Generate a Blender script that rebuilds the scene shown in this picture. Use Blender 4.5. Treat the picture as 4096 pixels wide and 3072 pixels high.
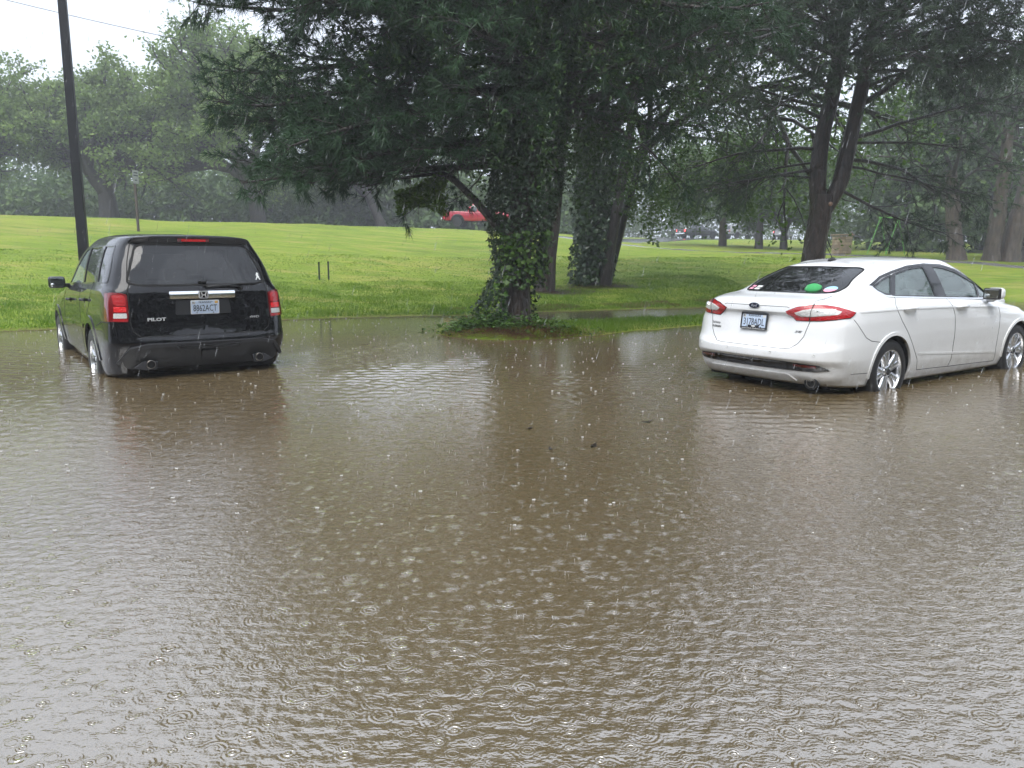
import bpy, bmesh, math, random
import numpy as np
from mathutils import Vector, Matrix
from mathutils.bvhtree import BVHTree
from mathutils.geometry import delaunay_2d_cdt

for o in list(bpy.data.objects):
    bpy.data.objects.remove(o)
SC = bpy.context.scene
C = SC.collection
RAD = math.radians

# ------------------------------------------------------------------ camera
cam_d = bpy.data.cameras.new('camera')
cam_d.sensor_width = 36.0
cam_d.lens = 26.78
cam_d.clip_start = 0.05
cam_d.clip_end = 900
cam = bpy.data.objects.new('camera', cam_d)
C.objects.link(cam)
cam.matrix_world = (Matrix.Translation((0, 0, 1.318)) @ Matrix.Rotation(RAD(90 - 9.434), 4, 'X')
                    @ Matrix.Rotation(RAD(0.284), 4, 'Z'))
SC.camera = cam

# ------------------------------------------------------------------ world: rainy overcast sky
SUN_EL, SUN_AZ = 58.0, 200.0          # azimuth measured from +Y, clockwise
wd = bpy.data.worlds.new('World')
SC.world = wd
wd.use_nodes = True
nt = wd.node_tree
nt.nodes.clear()
sky = nt.nodes.new('ShaderNodeTexSky')
sky.sky_type = 'NISHITA'
sky.sun_disc = False
sky.sun_elevation = RAD(SUN_EL)
sky.sun_rotation = RAD(SUN_AZ)
sky.air_density = 1.0
sky.dust_density = 4.0
sky.ozone_density = 1.0
hs = nt.nodes.new('ShaderNodeHueSaturation')
hs.inputs['Saturation'].default_value = 0.16
mixc = nt.nodes.new('ShaderNodeMix')
mixc.data_type = 'RGBA'
mixc.inputs[0].default_value = 0.90
mixc.inputs[7].default_value = (5.9, 6.5, 7.6, 1)     # the cloud deck, in the sky texture's own units
bg = nt.nodes.new('ShaderNodeBackground')
bg.inputs['Strength'].default_value = 0.1
wo = nt.nodes.new('ShaderNodeOutputWorld')
nt.links.new(sky.outputs[0], hs.inputs['Color'])
nt.links.new(hs.outputs[0], mixc.inputs[6])
nt.links.new(mixc.outputs[2], bg.inputs['Color'])
nt.links.new(bg.outputs[0], wo.inputs['Surface'])

# ------------------------------------------------------------------ sun behind the cloud
sun_d = bpy.data.lights.new('sun', 'SUN')
sun_d.energy = 1.5
sun_d.angle = RAD(50)
sun_d.color = (1.0, 0.97, 0.92)
sun = bpy.data.objects.new('sun', sun_d)
C.objects.link(sun)
_sd = Vector((math.sin(RAD(SUN_AZ)) * math.cos(RAD(SUN_EL)), math.cos(RAD(SUN_AZ)) * math.cos(RAD(SUN_EL)), math.sin(RAD(SUN_EL))))
sun.rotation_euler = _sd.to_track_quat('Z', 'Y').to_euler()
sun.location = _sd * 30

vs = SC.view_settings
vs.view_transform = 'Standard'
vs.look = 'None'
vs.exposure = 1.14
vs.gamma = 1.0
vs.use_curve_mapping = False
SC.render.engine = 'CYCLES'
cy = SC.cycles
cy.use_denoising = True
try:
    cy.denoiser = 'OPENIMAGEDENOISE'
    cy.denoising_input_passes = 'RGB_ALBEDO_NORMAL'
except Exception:
    pass
cy.max_bounces = 5
cy.diffuse_bounces = 2
cy.use_adaptive_sampling = True
cy.adaptive_threshold = 0.03
cy.adaptive_min_samples = 24
cy.glossy_bounces = 3
cy.transmission_bounces = 4
cy.transparent_max_bounces = 10
cy.volume_bounces = 0
cy.caustics_reflective = False
cy.caustics_refractive = False
cy.sample_clamp_indirect = 6.0

# ------------------------------------------------------------------ helpers
rng = np.random.default_rng(7)
random.seed(7)
MATS = {}


def tag(o, label, cat, group=None):
    o['label'] = label
    o['category'] = cat
    if group:
        o['group'] = group
    return o


def empty(name, loc=(0, 0, 0), rz=0.0, label=None, cat=None, group=None):
    o = bpy.data.objects.new(name, None)
    C.objects.link(o)
    o.empty_display_size = 0.2
    o.location = loc
    o.rotation_euler = (0, 0, rz)
    if label:
        tag(o, label, cat, group)
    return o


def link(name, me, mat=None, parent=None, loc=None):
    o = bpy.data.objects.new(name, me)
    C.objects.link(o)
    if mat is not None:
        for m in (mat if isinstance(mat, (list, tuple)) else [mat]):
            me.materials.append(m)
    if parent is not None:
        o.parent = parent
    if loc is not None:
        o.location = loc
    return o


def mesh_np(V, groups, smooth=False, mats=None):
    """V (n,3); groups: list of (m,k) index arrays, k may differ between groups."""
    me = bpy.data.meshes.new('m')
    V = np.ascontiguousarray(V, dtype=np.float32)
    me.vertices.add(len(V))
    me.vertices.foreach_set('co', V.ravel())
    groups = [np.asarray(g, dtype=np.int32) for g in groups if len(g)]
    nl = sum(g.size for g in groups)
    nf = sum(len(g) for g in groups)
    me.loops.add(nl)
    me.loops.foreach_set('vertex_index', np.concatenate([g.ravel() for g in groups]))
    me.polygons.add(nf)
    starts, tot = [], 0
    for g in groups:
        starts.append(tot + np.arange(len(g), dtype=np.int32) * g.shape[1])
        tot += g.size
    me.polygons.foreach_set('loop_start', np.concatenate(starts))
    if mats is not None:
        me.polygons.foreach_set('material_index', np.asarray(mats, dtype=np.int32))
    me.update(calc_edges=True)
    me.polygons.foreach_set('use_smooth', np.full(nf, bool(smooth)))
    me.validate()
    return me


def mesh_py(V, F, smooth=False):
    me = bpy.data.meshes.new('m')
    me.from_pydata([tuple(map(float, v)) for v in V], [], F)
    me.update()
    if smooth:
        me.polygons.foreach_set('use_smooth', np.full(len(me.polygons), True))
    return me


def unit(v):
    return v / (np.linalg.norm(v, axis=-1, keepdims=True) + 1e-9)


class MB:
    """collects simple shapes into one mesh"""

    def __init__(self):
        self.V, self.F = [], []

    def add(self, V, F):
        b = len(self.V)
        self.V += [tuple(map(float, v)) for v in V]
        self.F += [tuple(i + b for i in f) for f in F]
        return self

    def box(self, c, s, rot=None, bev=0.0):
        c = Vector(c)
        sx, sy, sz = s[0] / 2, s[1] / 2, s[2] / 2
        if bev <= 0:
            P = [(-sx, -sy, -sz), (sx, -sy, -sz), (sx, sy, -sz), (-sx, sy, -sz), (-sx, -sy, sz), (sx, -sy, sz), (sx, sy, sz), (-sx, sy, sz)]
            F = [(0, 3, 2, 1), (4, 5, 6, 7), (0, 1, 5, 4), (1, 2, 6, 5), (2, 3, 7, 6), (3, 0, 4, 7)]
        else:
            bm = bmesh.new()
            bmesh.ops.create_cube(bm, size=1)
            for v in bm.verts:
                v.co = Vector((v.co.x * s[0], v.co.y * s[1], v.co.z * s[2]))
            bmesh.ops.bevel(bm, geom=bm.edges[:], offset=bev, segments=4 if bev > .02 else 2, affect='EDGES', profile=0.6)
            bm.verts.index_update()
            P = [tuple(v.co) for v in bm.verts]
            F = [tuple(v.index for v in f.verts) for f in bm.faces]
            bm.free()
        if rot is not None:
            P = [rot @ Vector(p) for p in P]
        return self.add([Vector(p) + c for p in P], F)

    def tube(self, pts, radii, n=10, caps=True):
        pts = np.asarray(pts, float)
        V, Q = tube_arrays(pts, np.broadcast_to(np.asarray(radii, float), (len(pts),)), n)
        F = [tuple(q) for q in Q]
        if caps:
            F.append(tuple(range(n))[::-1])
            m = (len(pts) - 1) * n
            F.append(tuple(range(m, m + n)))
        return self.add(V, F)

    def lathe(self, prof, origin, axis, n=24):
        """prof: (radius, height along axis)"""
        axis = Vector(axis).normalized()
        q = axis.to_track_quat('Z', 'Y').to_matrix()
        V, F = [], []
        for r, h in prof:
            for k in range(n):
                a = 2 * math.pi * k / n
                V.append(Vector(origin) + q @ Vector((r * math.cos(a), r * math.sin(a), h)))
        for i in range(len(prof) - 1):
            for k in range(n):
                F.append((i * n + k, i * n + (k + 1) % n, (i + 1) * n + (k + 1) % n, (i + 1) * n + k))
        if prof[0][0] > 1e-4:
            F.append(tuple(range(n))[::-1])
        if prof[-1][0] > 1e-4:
            F.append(tuple((len(prof) - 1) * n + k for k in range(n)))
        return self.add(V, F)

    def build(self, name, mat, parent=None, smooth=False, loc=None, bevel=0.0, autosmooth=None):
        me = mesh_py(self.V, self.F, smooth or autosmooth is not None)
        o = link(name, me, mat, parent, loc)
        if autosmooth is not None:
            try:
                me.set_sharp_from_angle(angle=RAD(autosmooth))
            except Exception:
                pass
        if bevel > 0:
            m = o.modifiers.new('bevel', 'BEVEL')
            m.width = bevel
            m.segments = 2
            m.limit_method = 'ANGLE'
            m.angle_limit = RAD(40)
        return o


def tube_arrays(pts, rad, n):
    t = np.gradient(pts, axis=0)
    t /= np.linalg.norm(t, axis=1)[:, None] + 1e-9
    up = np.array([0.31, 0.17, 0.94]) if abs(t[0, 2]) < 0.9 else np.array([1.0, 0.2, 0.0])
    a = np.cross(t, up)
    a /= np.linalg.norm(a, axis=1)[:, None] + 1e-9
    b = np.cross(t, a)
    ang = np.arange(n) * 2 * math.pi / n
    V = pts[:, None, :] + rad[:, None, None] * (np.cos(ang)[None, :, None] * a[:, None, :] + np.sin(ang)[None, :, None] * b[:, None, :])
    m = len(pts)
    i = np.arange(m - 1)[:, None] * n
    k = np.arange(n)[None, :]
    k2 = (k + 1) % n
    Q = np.stack([i + k, i + k2, i + n + k2, i + n + k], axis=-1).reshape(-1, 4)
    return V.reshape(-1, 3), Q


class Tubes:
    def __init__(self):
        self.V, self.Q, self.n = [], [], 0

    def add(self, pts, rad, n=6):
        V, Q = tube_arrays(np.asarray(pts, float), np.asarray(rad, float), n)
        self.V.append(V)
        self.Q.append(Q + self.n)
        self.n += len(V)

    def mesh(self):
        return mesh_np(np.concatenate(self.V), [np.concatenate(self.Q)], smooth=True)


# ------------------------------------------------------------------ materials
def nodes_of(name):
    m = bpy.data.materials.new(name)
    m.use_nodes = True
    t = m.node_tree
    t.nodes.clear()
    out = t.nodes.new('ShaderNodeOutputMaterial')
    MATS[name] = m
    return m, t, out


def N(t, kind, **kw):
    n = t.nodes.new(kind)
    for k, v in kw.items():
        if k in ('operation', 'blend_type', 'data_type', 'noise_dimensions', 'voronoi_dimensions', 'feature', 'interpolation_type', 'distance'):
            setattr(n, k, v)
        else:
            n.inputs[k.replace('_', ' ') if k not in n.inputs else k].default_value = v
    return n


def L(t, a, b):
    t.links.new(a, b)


def math_n(t, op, a, b=None, c=None):
    n = t.nodes.new('ShaderNodeMath')
    n.operation = op
    for i, v in enumerate((a, b, c)):
        if v is None:
            continue
        if isinstance(v, (int, float)):
            n.inputs[i].default_value = v
        else:
            t.links.new(v, n.inputs[i])
    return n.outputs[0]


def pbr(name, col, rough=0.5, metal=0.0, coat=0.0, spec=0.5, noise=0.0, nscale=20.0, bump=0.0, bscale=60.0, emis=None, estr=0.0, coat_rough=0.03, coatbump=0.0, mud=0.0):
    m, t, out = nodes_of(name)
    p = t.nodes.new('ShaderNodeBsdfPrincipled')
    p.inputs['Base Color'].default_value = (*col, 1)
    p.inputs['Roughness'].default_value = rough
    p.inputs['Metallic'].default_value = metal
    p.inputs['Coat Weight'].default_value = coat
    p.inputs['Coat Roughness'].default_value = coat_rough
    p.inputs['Specular IOR Level'].default_value = spec
    if emis:
        p.inputs['Emission Color'].default_value = (*emis, 1)
        p.inputs['Emission Strength'].default_value = estr
    L(t, p.outputs[0], out.inputs['Surface'])
    if noise or bump or coatbump or mud:
        tc = t.nodes.new('ShaderNodeTexCoord')
    if noise:
        n = N(t, 'ShaderNodeTexNoise', Scale=nscale, Detail=5.0, Roughness=0.6)
        L(t, tc.outputs['Object'], n.inputs['Vector'])
        hsv = t.nodes.new('ShaderNodeHueSaturation')
        hsv.inputs['Color'].default_value = (*col, 1)
        v = math_n(t, 'MULTIPLY_ADD', n.outputs[0], 2 * noise, 1 - noise)
        L(t, v, hsv.inputs['Value'])
        L(t, hsv.outputs[0], p.inputs['Base Color'])
    if mud:                                       # road spray dried on the lower panels
        sp = t.nodes.new('ShaderNodeSeparateXYZ')
        L(t, tc.outputs['Object'], sp.inputs[0])
        mr = t.nodes.new('ShaderNodeMapRange')
        mr.inputs['From Min'].default_value = .62
        mr.inputs['From Max'].default_value = .22
        L(t, sp.outputs[2], mr.inputs['Value'])
        n4 = N(t, 'ShaderNodeTexNoise', Scale=9.0, Detail=5.0, Roughness=.7)
        L(t, tc.outputs['Object'], n4.inputs['Vector'])
        mc = t.nodes.new('ShaderNodeMix')
        mc.data_type = 'RGBA'
        L(t, math_n(t, 'MULTIPLY', math_n(t, 'MULTIPLY', mr.outputs[0], n4.outputs[0]), mud), mc.inputs[0])
        mc.inputs[6].default_value = (*col, 1)
        mc.inputs[7].default_value = (.26, .22, .17, 1)
        L(t, mc.outputs[2], p.inputs['Base Color'])
    if bump:
        n2 = N(t, 'ShaderNodeTexNoise', Scale=bscale, Detail=4.0)
        L(t, tc.outputs['Object'], n2.inputs['Vector'])
        b = N(t, 'ShaderNodeBump', Strength=bump, Distance=0.02)
        L(t, n2.outputs[0], b.inputs['Height'])
        L(t, b.outputs[0], p.inputs['Normal'])
    if coatbump:                                  # rain beads standing on the wet paint
        vo = N(t, 'ShaderNodeTexVoronoi', Scale=95.0, Randomness=1.0)
        L(t, tc.outputs['Object'], vo.inputs['Vector'])
        d = math_n(t, 'SUBTRACT', 0.32, vo.outputs['Distance'])
        d = math_n(t, 'MAXIMUM', d, 0.0)
        sepc = t.nodes.new('ShaderNodeSeparateColor')
        L(t, vo.outputs['Color'], sepc.inputs[0])
        g = math_n(t, 'GREATER_THAN', sepc.outputs[0], 0.45)
        d = math_n(t, 'MULTIPLY', d, g)
        b = N(t, 'ShaderNodeBump', Strength=coatbump, Distance=0.006)
        L(t, d, b.inputs['Height'])
        L(t, b.outputs[0], p.inputs['Coat Normal'])
    return m


def leaf_mat(name, c1, c2, rough=0.45, transl=0.3, vscale=0.35, spec=0.3, vary=0.55):
    m, t, out = nodes_of(name)
    geo = t.nodes.new('ShaderNodeNewGeometry')
    tc = t.nodes.new('ShaderNodeTexCoord')
    nz = N(t, 'ShaderNodeTexNoise', Scale=vscale, Detail=3.0)
    L(t, tc.outputs['Object'], nz.inputs['Vector'])
    f = math_n(t, 'MULTIPLY_ADD', geo.outputs['Random Per Island'], vary, (0.55 - vary) * .5)
    f = math_n(t, 'ADD', f, math_n(t, 'MULTIPLY_ADD', nz.outputs[0], 1.2, -0.38))
    mx = t.nodes.new('ShaderNodeMix')
    mx.data_type = 'RGBA'
    mx.clamp_factor = True
    L(t, f, mx.inputs[0])
    mx.inputs[6].default_value = (*c1, 1)
    mx.inputs[7].default_value = (*c2, 1)
    p = t.nodes.new('ShaderNodeBsdfPrincipled')
    p.inputs['Roughness'].default_value = rough
    p.inputs['Specular IOR Level'].default_value = spec
    L(t, mx.outputs[2], p.inputs['Base Color'])
    tr = t.nodes.new('ShaderNodeBsdfTranslucent')
    L(t, mx.outputs[2], tr.inputs['Color'])
    ms = t.nodes.new('ShaderNodeMixShader')
    ms.inputs[0].default_value = transl
    L(t, p.outputs[0], ms.inputs[1])
    L(t, tr.outputs[0], ms.inputs[2])
    L(t, ms.outputs[0], out.inputs['Surface'])
    return m


def bark_mat(name, c1, c2, sx=9.0, sz=1.6, wet=0.4):
    m, t, out = nodes_of(name)
    tc = t.nodes.new('ShaderNodeTexCoord')
    mp = t.nodes.new('ShaderNodeMapping')
    mp.inputs['Scale'].default_value = (sx, sx, sz)
    L(t, tc.outputs['Object'], mp.inputs['Vector'])
    n1 = N(t, 'ShaderNodeTexNoise', Scale=1.6, Detail=7.0, Roughness=0.65)
    L(t, mp.outputs[0], n1.inputs['Vector'])
    vo = N(t, 'ShaderNodeTexVoronoi', feature='DISTANCE_TO_EDGE', Scale=1.5)
    L(t, mp.outputs[0], vo.inputs['Vector'])
    r = t.nodes.new('ShaderNodeValToRGB')
    r.color_ramp.elements[0].position = 0.3
    r.color_ramp.elements[0].color = (*c1, 1)
    r.color_ramp.elements[1].position = 0.72
    r.color_ramp.elements[1].color = (*c2, 1)
    L(t, n1.outputs[0], r.inputs[0])
    p = t.nodes.new('ShaderNodeBsdfPrincipled')
    p.inputs['Roughness'].default_value = wet
    L(t, r.outputs[0], p.inputs['Base Color'])
    h = math_n(t, 'ADD', math_n(t, 'MINIMUM', vo.outputs['Distance'], 0.25), math_n(t, 'MULTIPLY', n1.outputs[0], 0.4))
    b = N(t, 'ShaderNodeBump', Strength=0.9, Distance=0.05)
    L(t, h, b.inputs['Height'])
    L(t, b.outputs[0], p.inputs['Normal'])
    L(t, p.outputs[0], out.inputs['Surface'])
    return m
# ------------------------------------------------------------------ terrain
SHX = np.array([-60, -15, -9, -4.7, -1.1, .7, 5, 9, 14, 25, 60, 120.])
SHY = np.array([-8, 10.3, 13.05, 15.9, 17.3, 18.4, 20.5, 22.2, 23.8, 27, 36, 55.])
LS = np.array([-12, -6, -3, 0, 2, 5, 9, 16, 24, 32, 37, 45, 80, 200.])
LZ = np.array([-.5, -.4, -.28, 0, .13, .30, .55, 1.35, 2.40, 3.25, 3.5, 3.5, 3.6, 4.0])
RS = np.array([-12, -6, -3, 0, 4, 8, 14, 30, 40, 60, 80, 100, 200.])
RZ = np.array([-.5, -.4, -.28, 0, .42, .82, 1.28, 1.9, 2.3, 3.4, 4.0, 4.1, 4.3])
RIDGE = np.array([(-0.85, 13.75, 0.45, 0.05), (0.0, 13.75, 1.45, .16), (0.8, 14.1, 1.2, .12), (2.2, 15.0, .82, .07), (4.0, 16.3, .80, .07), (7.5, 18.3, .85, .07)])


def smooth(t):
    t = np.clip(t, 0, 1)
    return t * t * (3 - 2 * t)


def wob(X, Y):
    return (np.sin(X * 1.7 + Y * .6) + np.sin(X * .53 - Y * 1.13 + 1.3) + np.sin(X * 3.1 + 2.1 * Y + .4) * .6 + np.sin(5.3 * X - 4.1 * Y) * .35)


def terrain(X, Y, ridge=True):
    X = np.asarray(X, float)
    Y = np.asarray(Y, float)
    s = Y - np.interp(X, SHX, SHY)
    zl = np.interp(s, LS, LZ)
    for d in (-2.0, -1.0, 1.0, 2.0):
        zl = zl + np.interp(s + d * (1 + np.clip(s, 0, 40) / 20), LS, LZ)
    zl /= 5
    zl = zl * np.interp(X, [-30, -15, -2], [1.01, .955, .87])
    zl = zl + .26 * smooth((s - 33) / 10) * smooth((X + 17) / 10)
    zr = np.interp(s, RS, RZ)
    for d in (-2.0, -1.0, 1.0, 2.0):
        zr = zr + np.interp(s + d * (1 + np.clip(s, 0, 40) / 20), RS, RZ)
    zr /= 5
    w = smooth((X - 1.0) / 12.0)
    z = zl * (1 - w) + zr * w
    z = z + wob(X, Y) * .012 * smooth((s + 1) / 3) + wob(X * .31, Y * .31) * .03 * smooth(s / 6)
    if ridge:
        best = np.full(X.shape, -1.0)
        for a, b in zip(RIDGE[:-1], RIDGE[1:]):
            dx, dy = b[0] - a[0], b[1] - a[1]
            tt = np.clip(((X - a[0]) * dx + (Y - a[1]) * dy) / (dx * dx + dy * dy), 0, 1)
            wd_ = a[2] + (b[2] - a[2]) * tt + wob(X * 2, Y * 2) * .05
            hh = a[3] + (b[3] - a[3]) * tt
            d = np.hypot(X - a[0] - tt * dx, Y - a[1] - tt * dy)
            best = np.maximum(best, hh * (1 - (d / wd_) ** 2) + wob(X * 3, Y * 3) * .006)
        z = np.maximum(z, best)
    return z


def tz(x, y):
    return float(terrain(np.array([x]), np.array([y]))[0])


def spaced(*segs):
    out = []
    for a, b, st in segs:
        out.append(np.arange(a, b, st))
    return np.concatenate(out)


def grid_mesh(xs, ys, zf):
    X, Y = np.meshgrid(xs, ys)
    Z = zf(X, Y)
    V = np.stack([X, Y, Z], -1).reshape(-1, 3)
    nx, ny = len(xs), len(ys)
    i = np.arange(ny - 1)[:, None] * nx + np.arange(nx - 1)[None, :]
    Q = np.stack([i, i + 1, i + nx + 1, i + nx], -1).reshape(-1, 4)
    return mesh_np(V, [Q], smooth=True)


def lawn_material():
    m, t, out = nodes_of('lawn')
    tc = t.nodes.new('ShaderNodeTexCoord')
    n1 = N(t, 'ShaderNodeTexNoise', Scale=0.22, Detail=2.0, Roughness=0.6)
    mp = t.nodes.new('ShaderNodeMapping')
    mp.inputs['Scale'].default_value = (0.45, 1.9, 1)
    L(t, tc.outputs['Object'], mp.inputs['Vector'])
    n2 = N(t, 'ShaderNodeTexNoise', Scale=1.5, Detail=4.0, Roughness=0.72)
    L(t, tc.outputs['Object'], n1.inputs['Vector'])
    L(t, mp.outputs[0], n2.inputs['Vector'])
    n3 = N(t, 'ShaderNodeTexNoise', Scale=32.0, Detail=2.0, Roughness=0.7)
    L(t, tc.outputs['Object'], n3.inputs['Vector'])
    r = t.nodes.new('ShaderNodeValToRGB')
    e = r.color_ramp.elements
    e[0].position, e[0].color = 0.30, (.095, .165, .012, 1)
    e[1].position, e[1].color = 0.70, (.360, .385, .060, 1)
    x = r.color_ramp.elements.new(0.5)
    x.color = (.205, .300, .020, 1)
    f = math_n(t, 'ADD', math_n(t, 'MULTIPLY', n1.outputs[0], 0.45), math_n(t, 'MULTIPLY', n2.outputs[0], 0.55))
    L(t, f, r.inputs[0])
    # tan, thin patches of dead grass
    n4 = N(t, 'ShaderNodeTexNoise', Scale=0.5, Detail=3.0, Roughness=0.7)
    L(t, mp.outputs[0], n4.inputs['Vector'])
    mk = t.nodes.new('ShaderNodeMapRange')
    mk.inputs['From Min'].default_value = 0.50
    mk.inputs['From Max'].default_value = 0.70
    mk.inputs['To Max'].default_value = 0.75
    L(t, n4.outputs[0], mk.inputs['Value'])
    mx = t.nodes.new('ShaderNodeMix')
    mx.data_type = 'RGBA'
    L(t, mk.outputs[0], mx.inputs[0])
    L(t, r.outputs[0], mx.inputs[6])
    mx.inputs[7].default_value = (.40, .34, .10, 1)
    hsv = t.nodes.new('ShaderNodeHueSaturation')
    L(t, mx.outputs[2], hsv.inputs['Color'])
    L(t, math_n(t, 'MULTIPLY_ADD', n3.outputs[0], 0.8, 0.6), hsv.inputs['Value'])
    p = t.nodes.new('ShaderNodeBsdfPrincipled')
    p.inputs['Roughness'].default_value = 0.75
    p.inputs['Specular IOR Level'].default_value = 0.2
    L(t, hsv.outputs[0], p.inputs['Base Color'])
    b = N(t, 'ShaderNodeBump', Strength=1.0, Distance=0.06)
    L(t, math_n(t, 'ADD', n3.outputs[0], math_n(t, 'MULTIPLY', n2.outputs[0], 2.0)), b.inputs['Height'])
    L(t, b.outputs[0], p.inputs['Normal'])
    L(t, p.outputs[0], out.inputs['Surface'])
    return m


xs = spaced((-150, -100, 10), (-100, -40, 3), (-40, -14, .8), (-14, 12, .14), (12, 45, .8), (45, 120, 4), (120, 161, 10))
ys = spaced((-34, 8, 4), (8, 11.5, .5), (11.5, 21, .14), (21, 64, .6), (64, 130, 3), (130, 201, 10))
ground = link('ground', grid_mesh(xs, ys, terrain), lawn_material())
ground['kind'] = 'structure'

# ---- gravelly lot that lies under the flood
lm, lt, lo = nodes_of('lot_gravel')
_tc = lt.nodes.new('ShaderNodeTexCoord')
_v = N(lt, 'ShaderNodeTexVoronoi', Scale=24.0)
L(lt, _tc.outputs['Object'], _v.inputs['Vector'])
_sp = lt.nodes.new('ShaderNodeSeparateColor')
L(lt, _v.outputs['Color'], _sp.inputs[0])
_r = lt.nodes.new('ShaderNodeValToRGB')
_r.color_ramp.elements[0].position, _r.color_ramp.elements[0].color = .35, (.05, .045, .035, 1)
_r.color_ramp.elements[1].position, _r.color_ramp.elements[1].color = .95, (.62, .50, .36, 1)
L(lt, _sp.outputs[0], _r.inputs[0])
_p = N(lt, 'ShaderNodeBsdfPrincipled', Roughness=.9)
L(lt, _r.outputs[0], _p.inputs['Base Color'])
L(lt, _p.outputs[0], lo.inputs['Surface'])
_lx, _ly = spaced((-16, 16.1, .5)), spaced((-6, 10.6, .5))
lot = link('parking_lot', grid_mesh(_lx, _ly, lambda X, Y: -0.035 - 0.02 * np.clip(Y, 0, 20) - np.maximum(0, 0)), lm)
lot['kind'] = 'structure'


# ---- flood water
def water_material():
    m, t, out = nodes_of('muddy_water')
    tc = t.nodes.new('ShaderNodeTexCoord')
    obj = tc.outputs['Object']
    heights = []

    def rings(scale, amp, freq, width, active, off, rmax):
        mp = t.nodes.new('ShaderNodeMapping')
        mp.inputs['Location'].default_value = (off, off * 1.7, 0)
        L(t, obj, mp.inputs['Vector'])
        v = N(t, 'ShaderNodeTexVoronoi', voronoi_dimensions='2D', Scale=scale, Randomness=1.0)
        L(t, mp.outputs[0], v.inputs['Vector'])
        sc = t.nodes.new('ShaderNodeSeparateColor')
        L(t, v.outputs['Color'], sc.inputs[0])
        R = math_n(t, 'MULTIPLY_ADD', sc.outputs[0], rmax, 0.03)
        d = math_n(t, 'SUBTRACT', v.outputs['Distance'], R)
        s = math_n(t, 'COSINE', math_n(t, 'MULTIPLY', d, freq))
        e = math_n(t, 'DIVIDE', d, width)
        e = math_n(t, 'POWER', 2.718, math_n(t, 'MULTIPLY', math_n(t, 'MULTIPLY', e, e), -1.0))
        g = math_n(t, 'LESS_THAN', sc.outputs[1], active)
        fade = math_n(t, 'SUBTRACT', 1.15, sc.outputs[0])
        h = math_n(t, 'MULTIPLY', math_n(t, 'MULTIPLY', s, e), math_n(t, 'MULTIPLY', g, fade))
        heights.append(math_n(t, 'MULTIPLY', h, amp))

    rings(6.8, .0014, 62.0, .12, .7, 3.1, .36)
    rings(14.0, .0010, 50.0, .14, .9, 11.7, .34)
    bk = N(t, 'ShaderNodeTexNoise', noise_dimensions='2D', Scale=14.0, Detail=0.0)
    L(t, obj, bk.inputs['Vector'])
    brk = t.nodes.new('ShaderNodeMapRange')
    brk.inputs['From Min'].default_value = .32
    brk.inputs['From Max'].default_value = .62
    brk.inputs['To Min'].default_value = .05
    brk.inputs['To Max'].default_value = 1.4
    L(t, bk.outputs[0], brk.inputs['Value'])
    for i_ in range(len(heights)):
        heights[i_] = math_n(t, 'MULTIPLY', heights[i_], brk.outputs[0])

    def waves(scale, sx, sy, rot, amp, det=3.0, distort=.4):
        mp = t.nodes.new('ShaderNodeMapping')
        mp.inputs['Scale'].default_value = (sx, sy, 1)
        mp.inputs['Rotation'].default_value = (0, 0, RAD(rot))
        L(t, obj, mp.inputs['Vector'])
        n = N(t, 'ShaderNodeTexNoise', noise_dimensions='2D', Scale=scale, Detail=det, Roughness=.55, Distortion=distort)
        L(t, mp.outputs[0], n.inputs['Vector'])
        heights.append(math_n(t, 'MULTIPLY', n.outputs[0], amp))

    waves(28.0, .8, 1.3, 5, .0026, 1.0, 0)
    waves(80.0, .8, 1.2, -6, .0018, 1.0, 0)
    h = heights[0]
    for q in heights[1:]:
        h = math_n(t, 'ADD', h, q)
    # the sheet is calmer over the sheltered, deeper water by the cars and the far bank
    sep = t.nodes.new('ShaderNodeSeparateXYZ')
    L(t, obj, sep.inputs[0])
    mr = t.nodes.new('ShaderNodeMapRange')
    mr.interpolation_type = 'SMOOTHSTEP'
    mr.inputs['From Min'].default_value = 3.0
    mr.inputs['From Max'].default_value = 9.0
    mr.inputs['To Min'].default_value = 1.0
    mr.inputs['To Max'].default_value = 0.15
    L(t, sep.outputs[1], mr.inputs['Value'])
    h = math_n(t, 'MULTIPLY', h, mr.outputs[0])
    b = N(t, 'ShaderNodeBump', Strength=1.0, Distance=1.0)
    L(t, h, b.inputs['Height'])
    n1 = N(t, 'ShaderNodeTexNoise', noise_dimensions='2D', Scale=.35, Detail=1.0)
    L(t, obj, n1.inputs['Vector'])
    r = t.nodes.new('ShaderNodeValToRGB')
    r.color_ramp.elements[0].position, r.color_ramp.elements[0].color = .3, (.142, .104, .054, 1)
    r.color_ramp.elements[1].position, r.color_ramp.elements[1].color = .7, (.180, .138, .076, 1)
    L(t, n1.outputs[0], r.inputs[0])
    dif = t.nodes.new('ShaderNodeBsdfDiffuse')
    L(t, r.outputs[0], dif.inputs['Color'])
    tr = t.nodes.new('ShaderNodeBsdfTransparent')
    tr.inputs[0].default_value = (.9, .8, .66, 1)
    mt = t.nodes.new('ShaderNodeMixShader')
    mt.inputs[0].default_value = .22
    L(t, dif.outputs[0], mt.inputs[1])
    L(t, tr.outputs[0], mt.inputs[2])
    gl = t.nodes.new('ShaderNodeBsdfGlossy')
    gl.inputs['Roughness'].default_value = .03
    gl.inputs['Color'].default_value = (1, 1, 1, 1)
    L(t, b.outputs[0], gl.inputs['Normal'])
    fr = N(t, 'ShaderNodeFresnel', IOR=3.4)
    L(t, b.outputs[0], fr.inputs['Normal'])
    ms = t.nodes.new('ShaderNodeMixShader')
    L(t, fr.outputs[0], ms.inputs[0])
    L(t, mt.outputs[0], ms.inputs[1])
    L(t, gl.outputs[0], ms.inputs[2])
    L(t, ms.outputs[0], out.inputs['Surface'])
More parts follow.
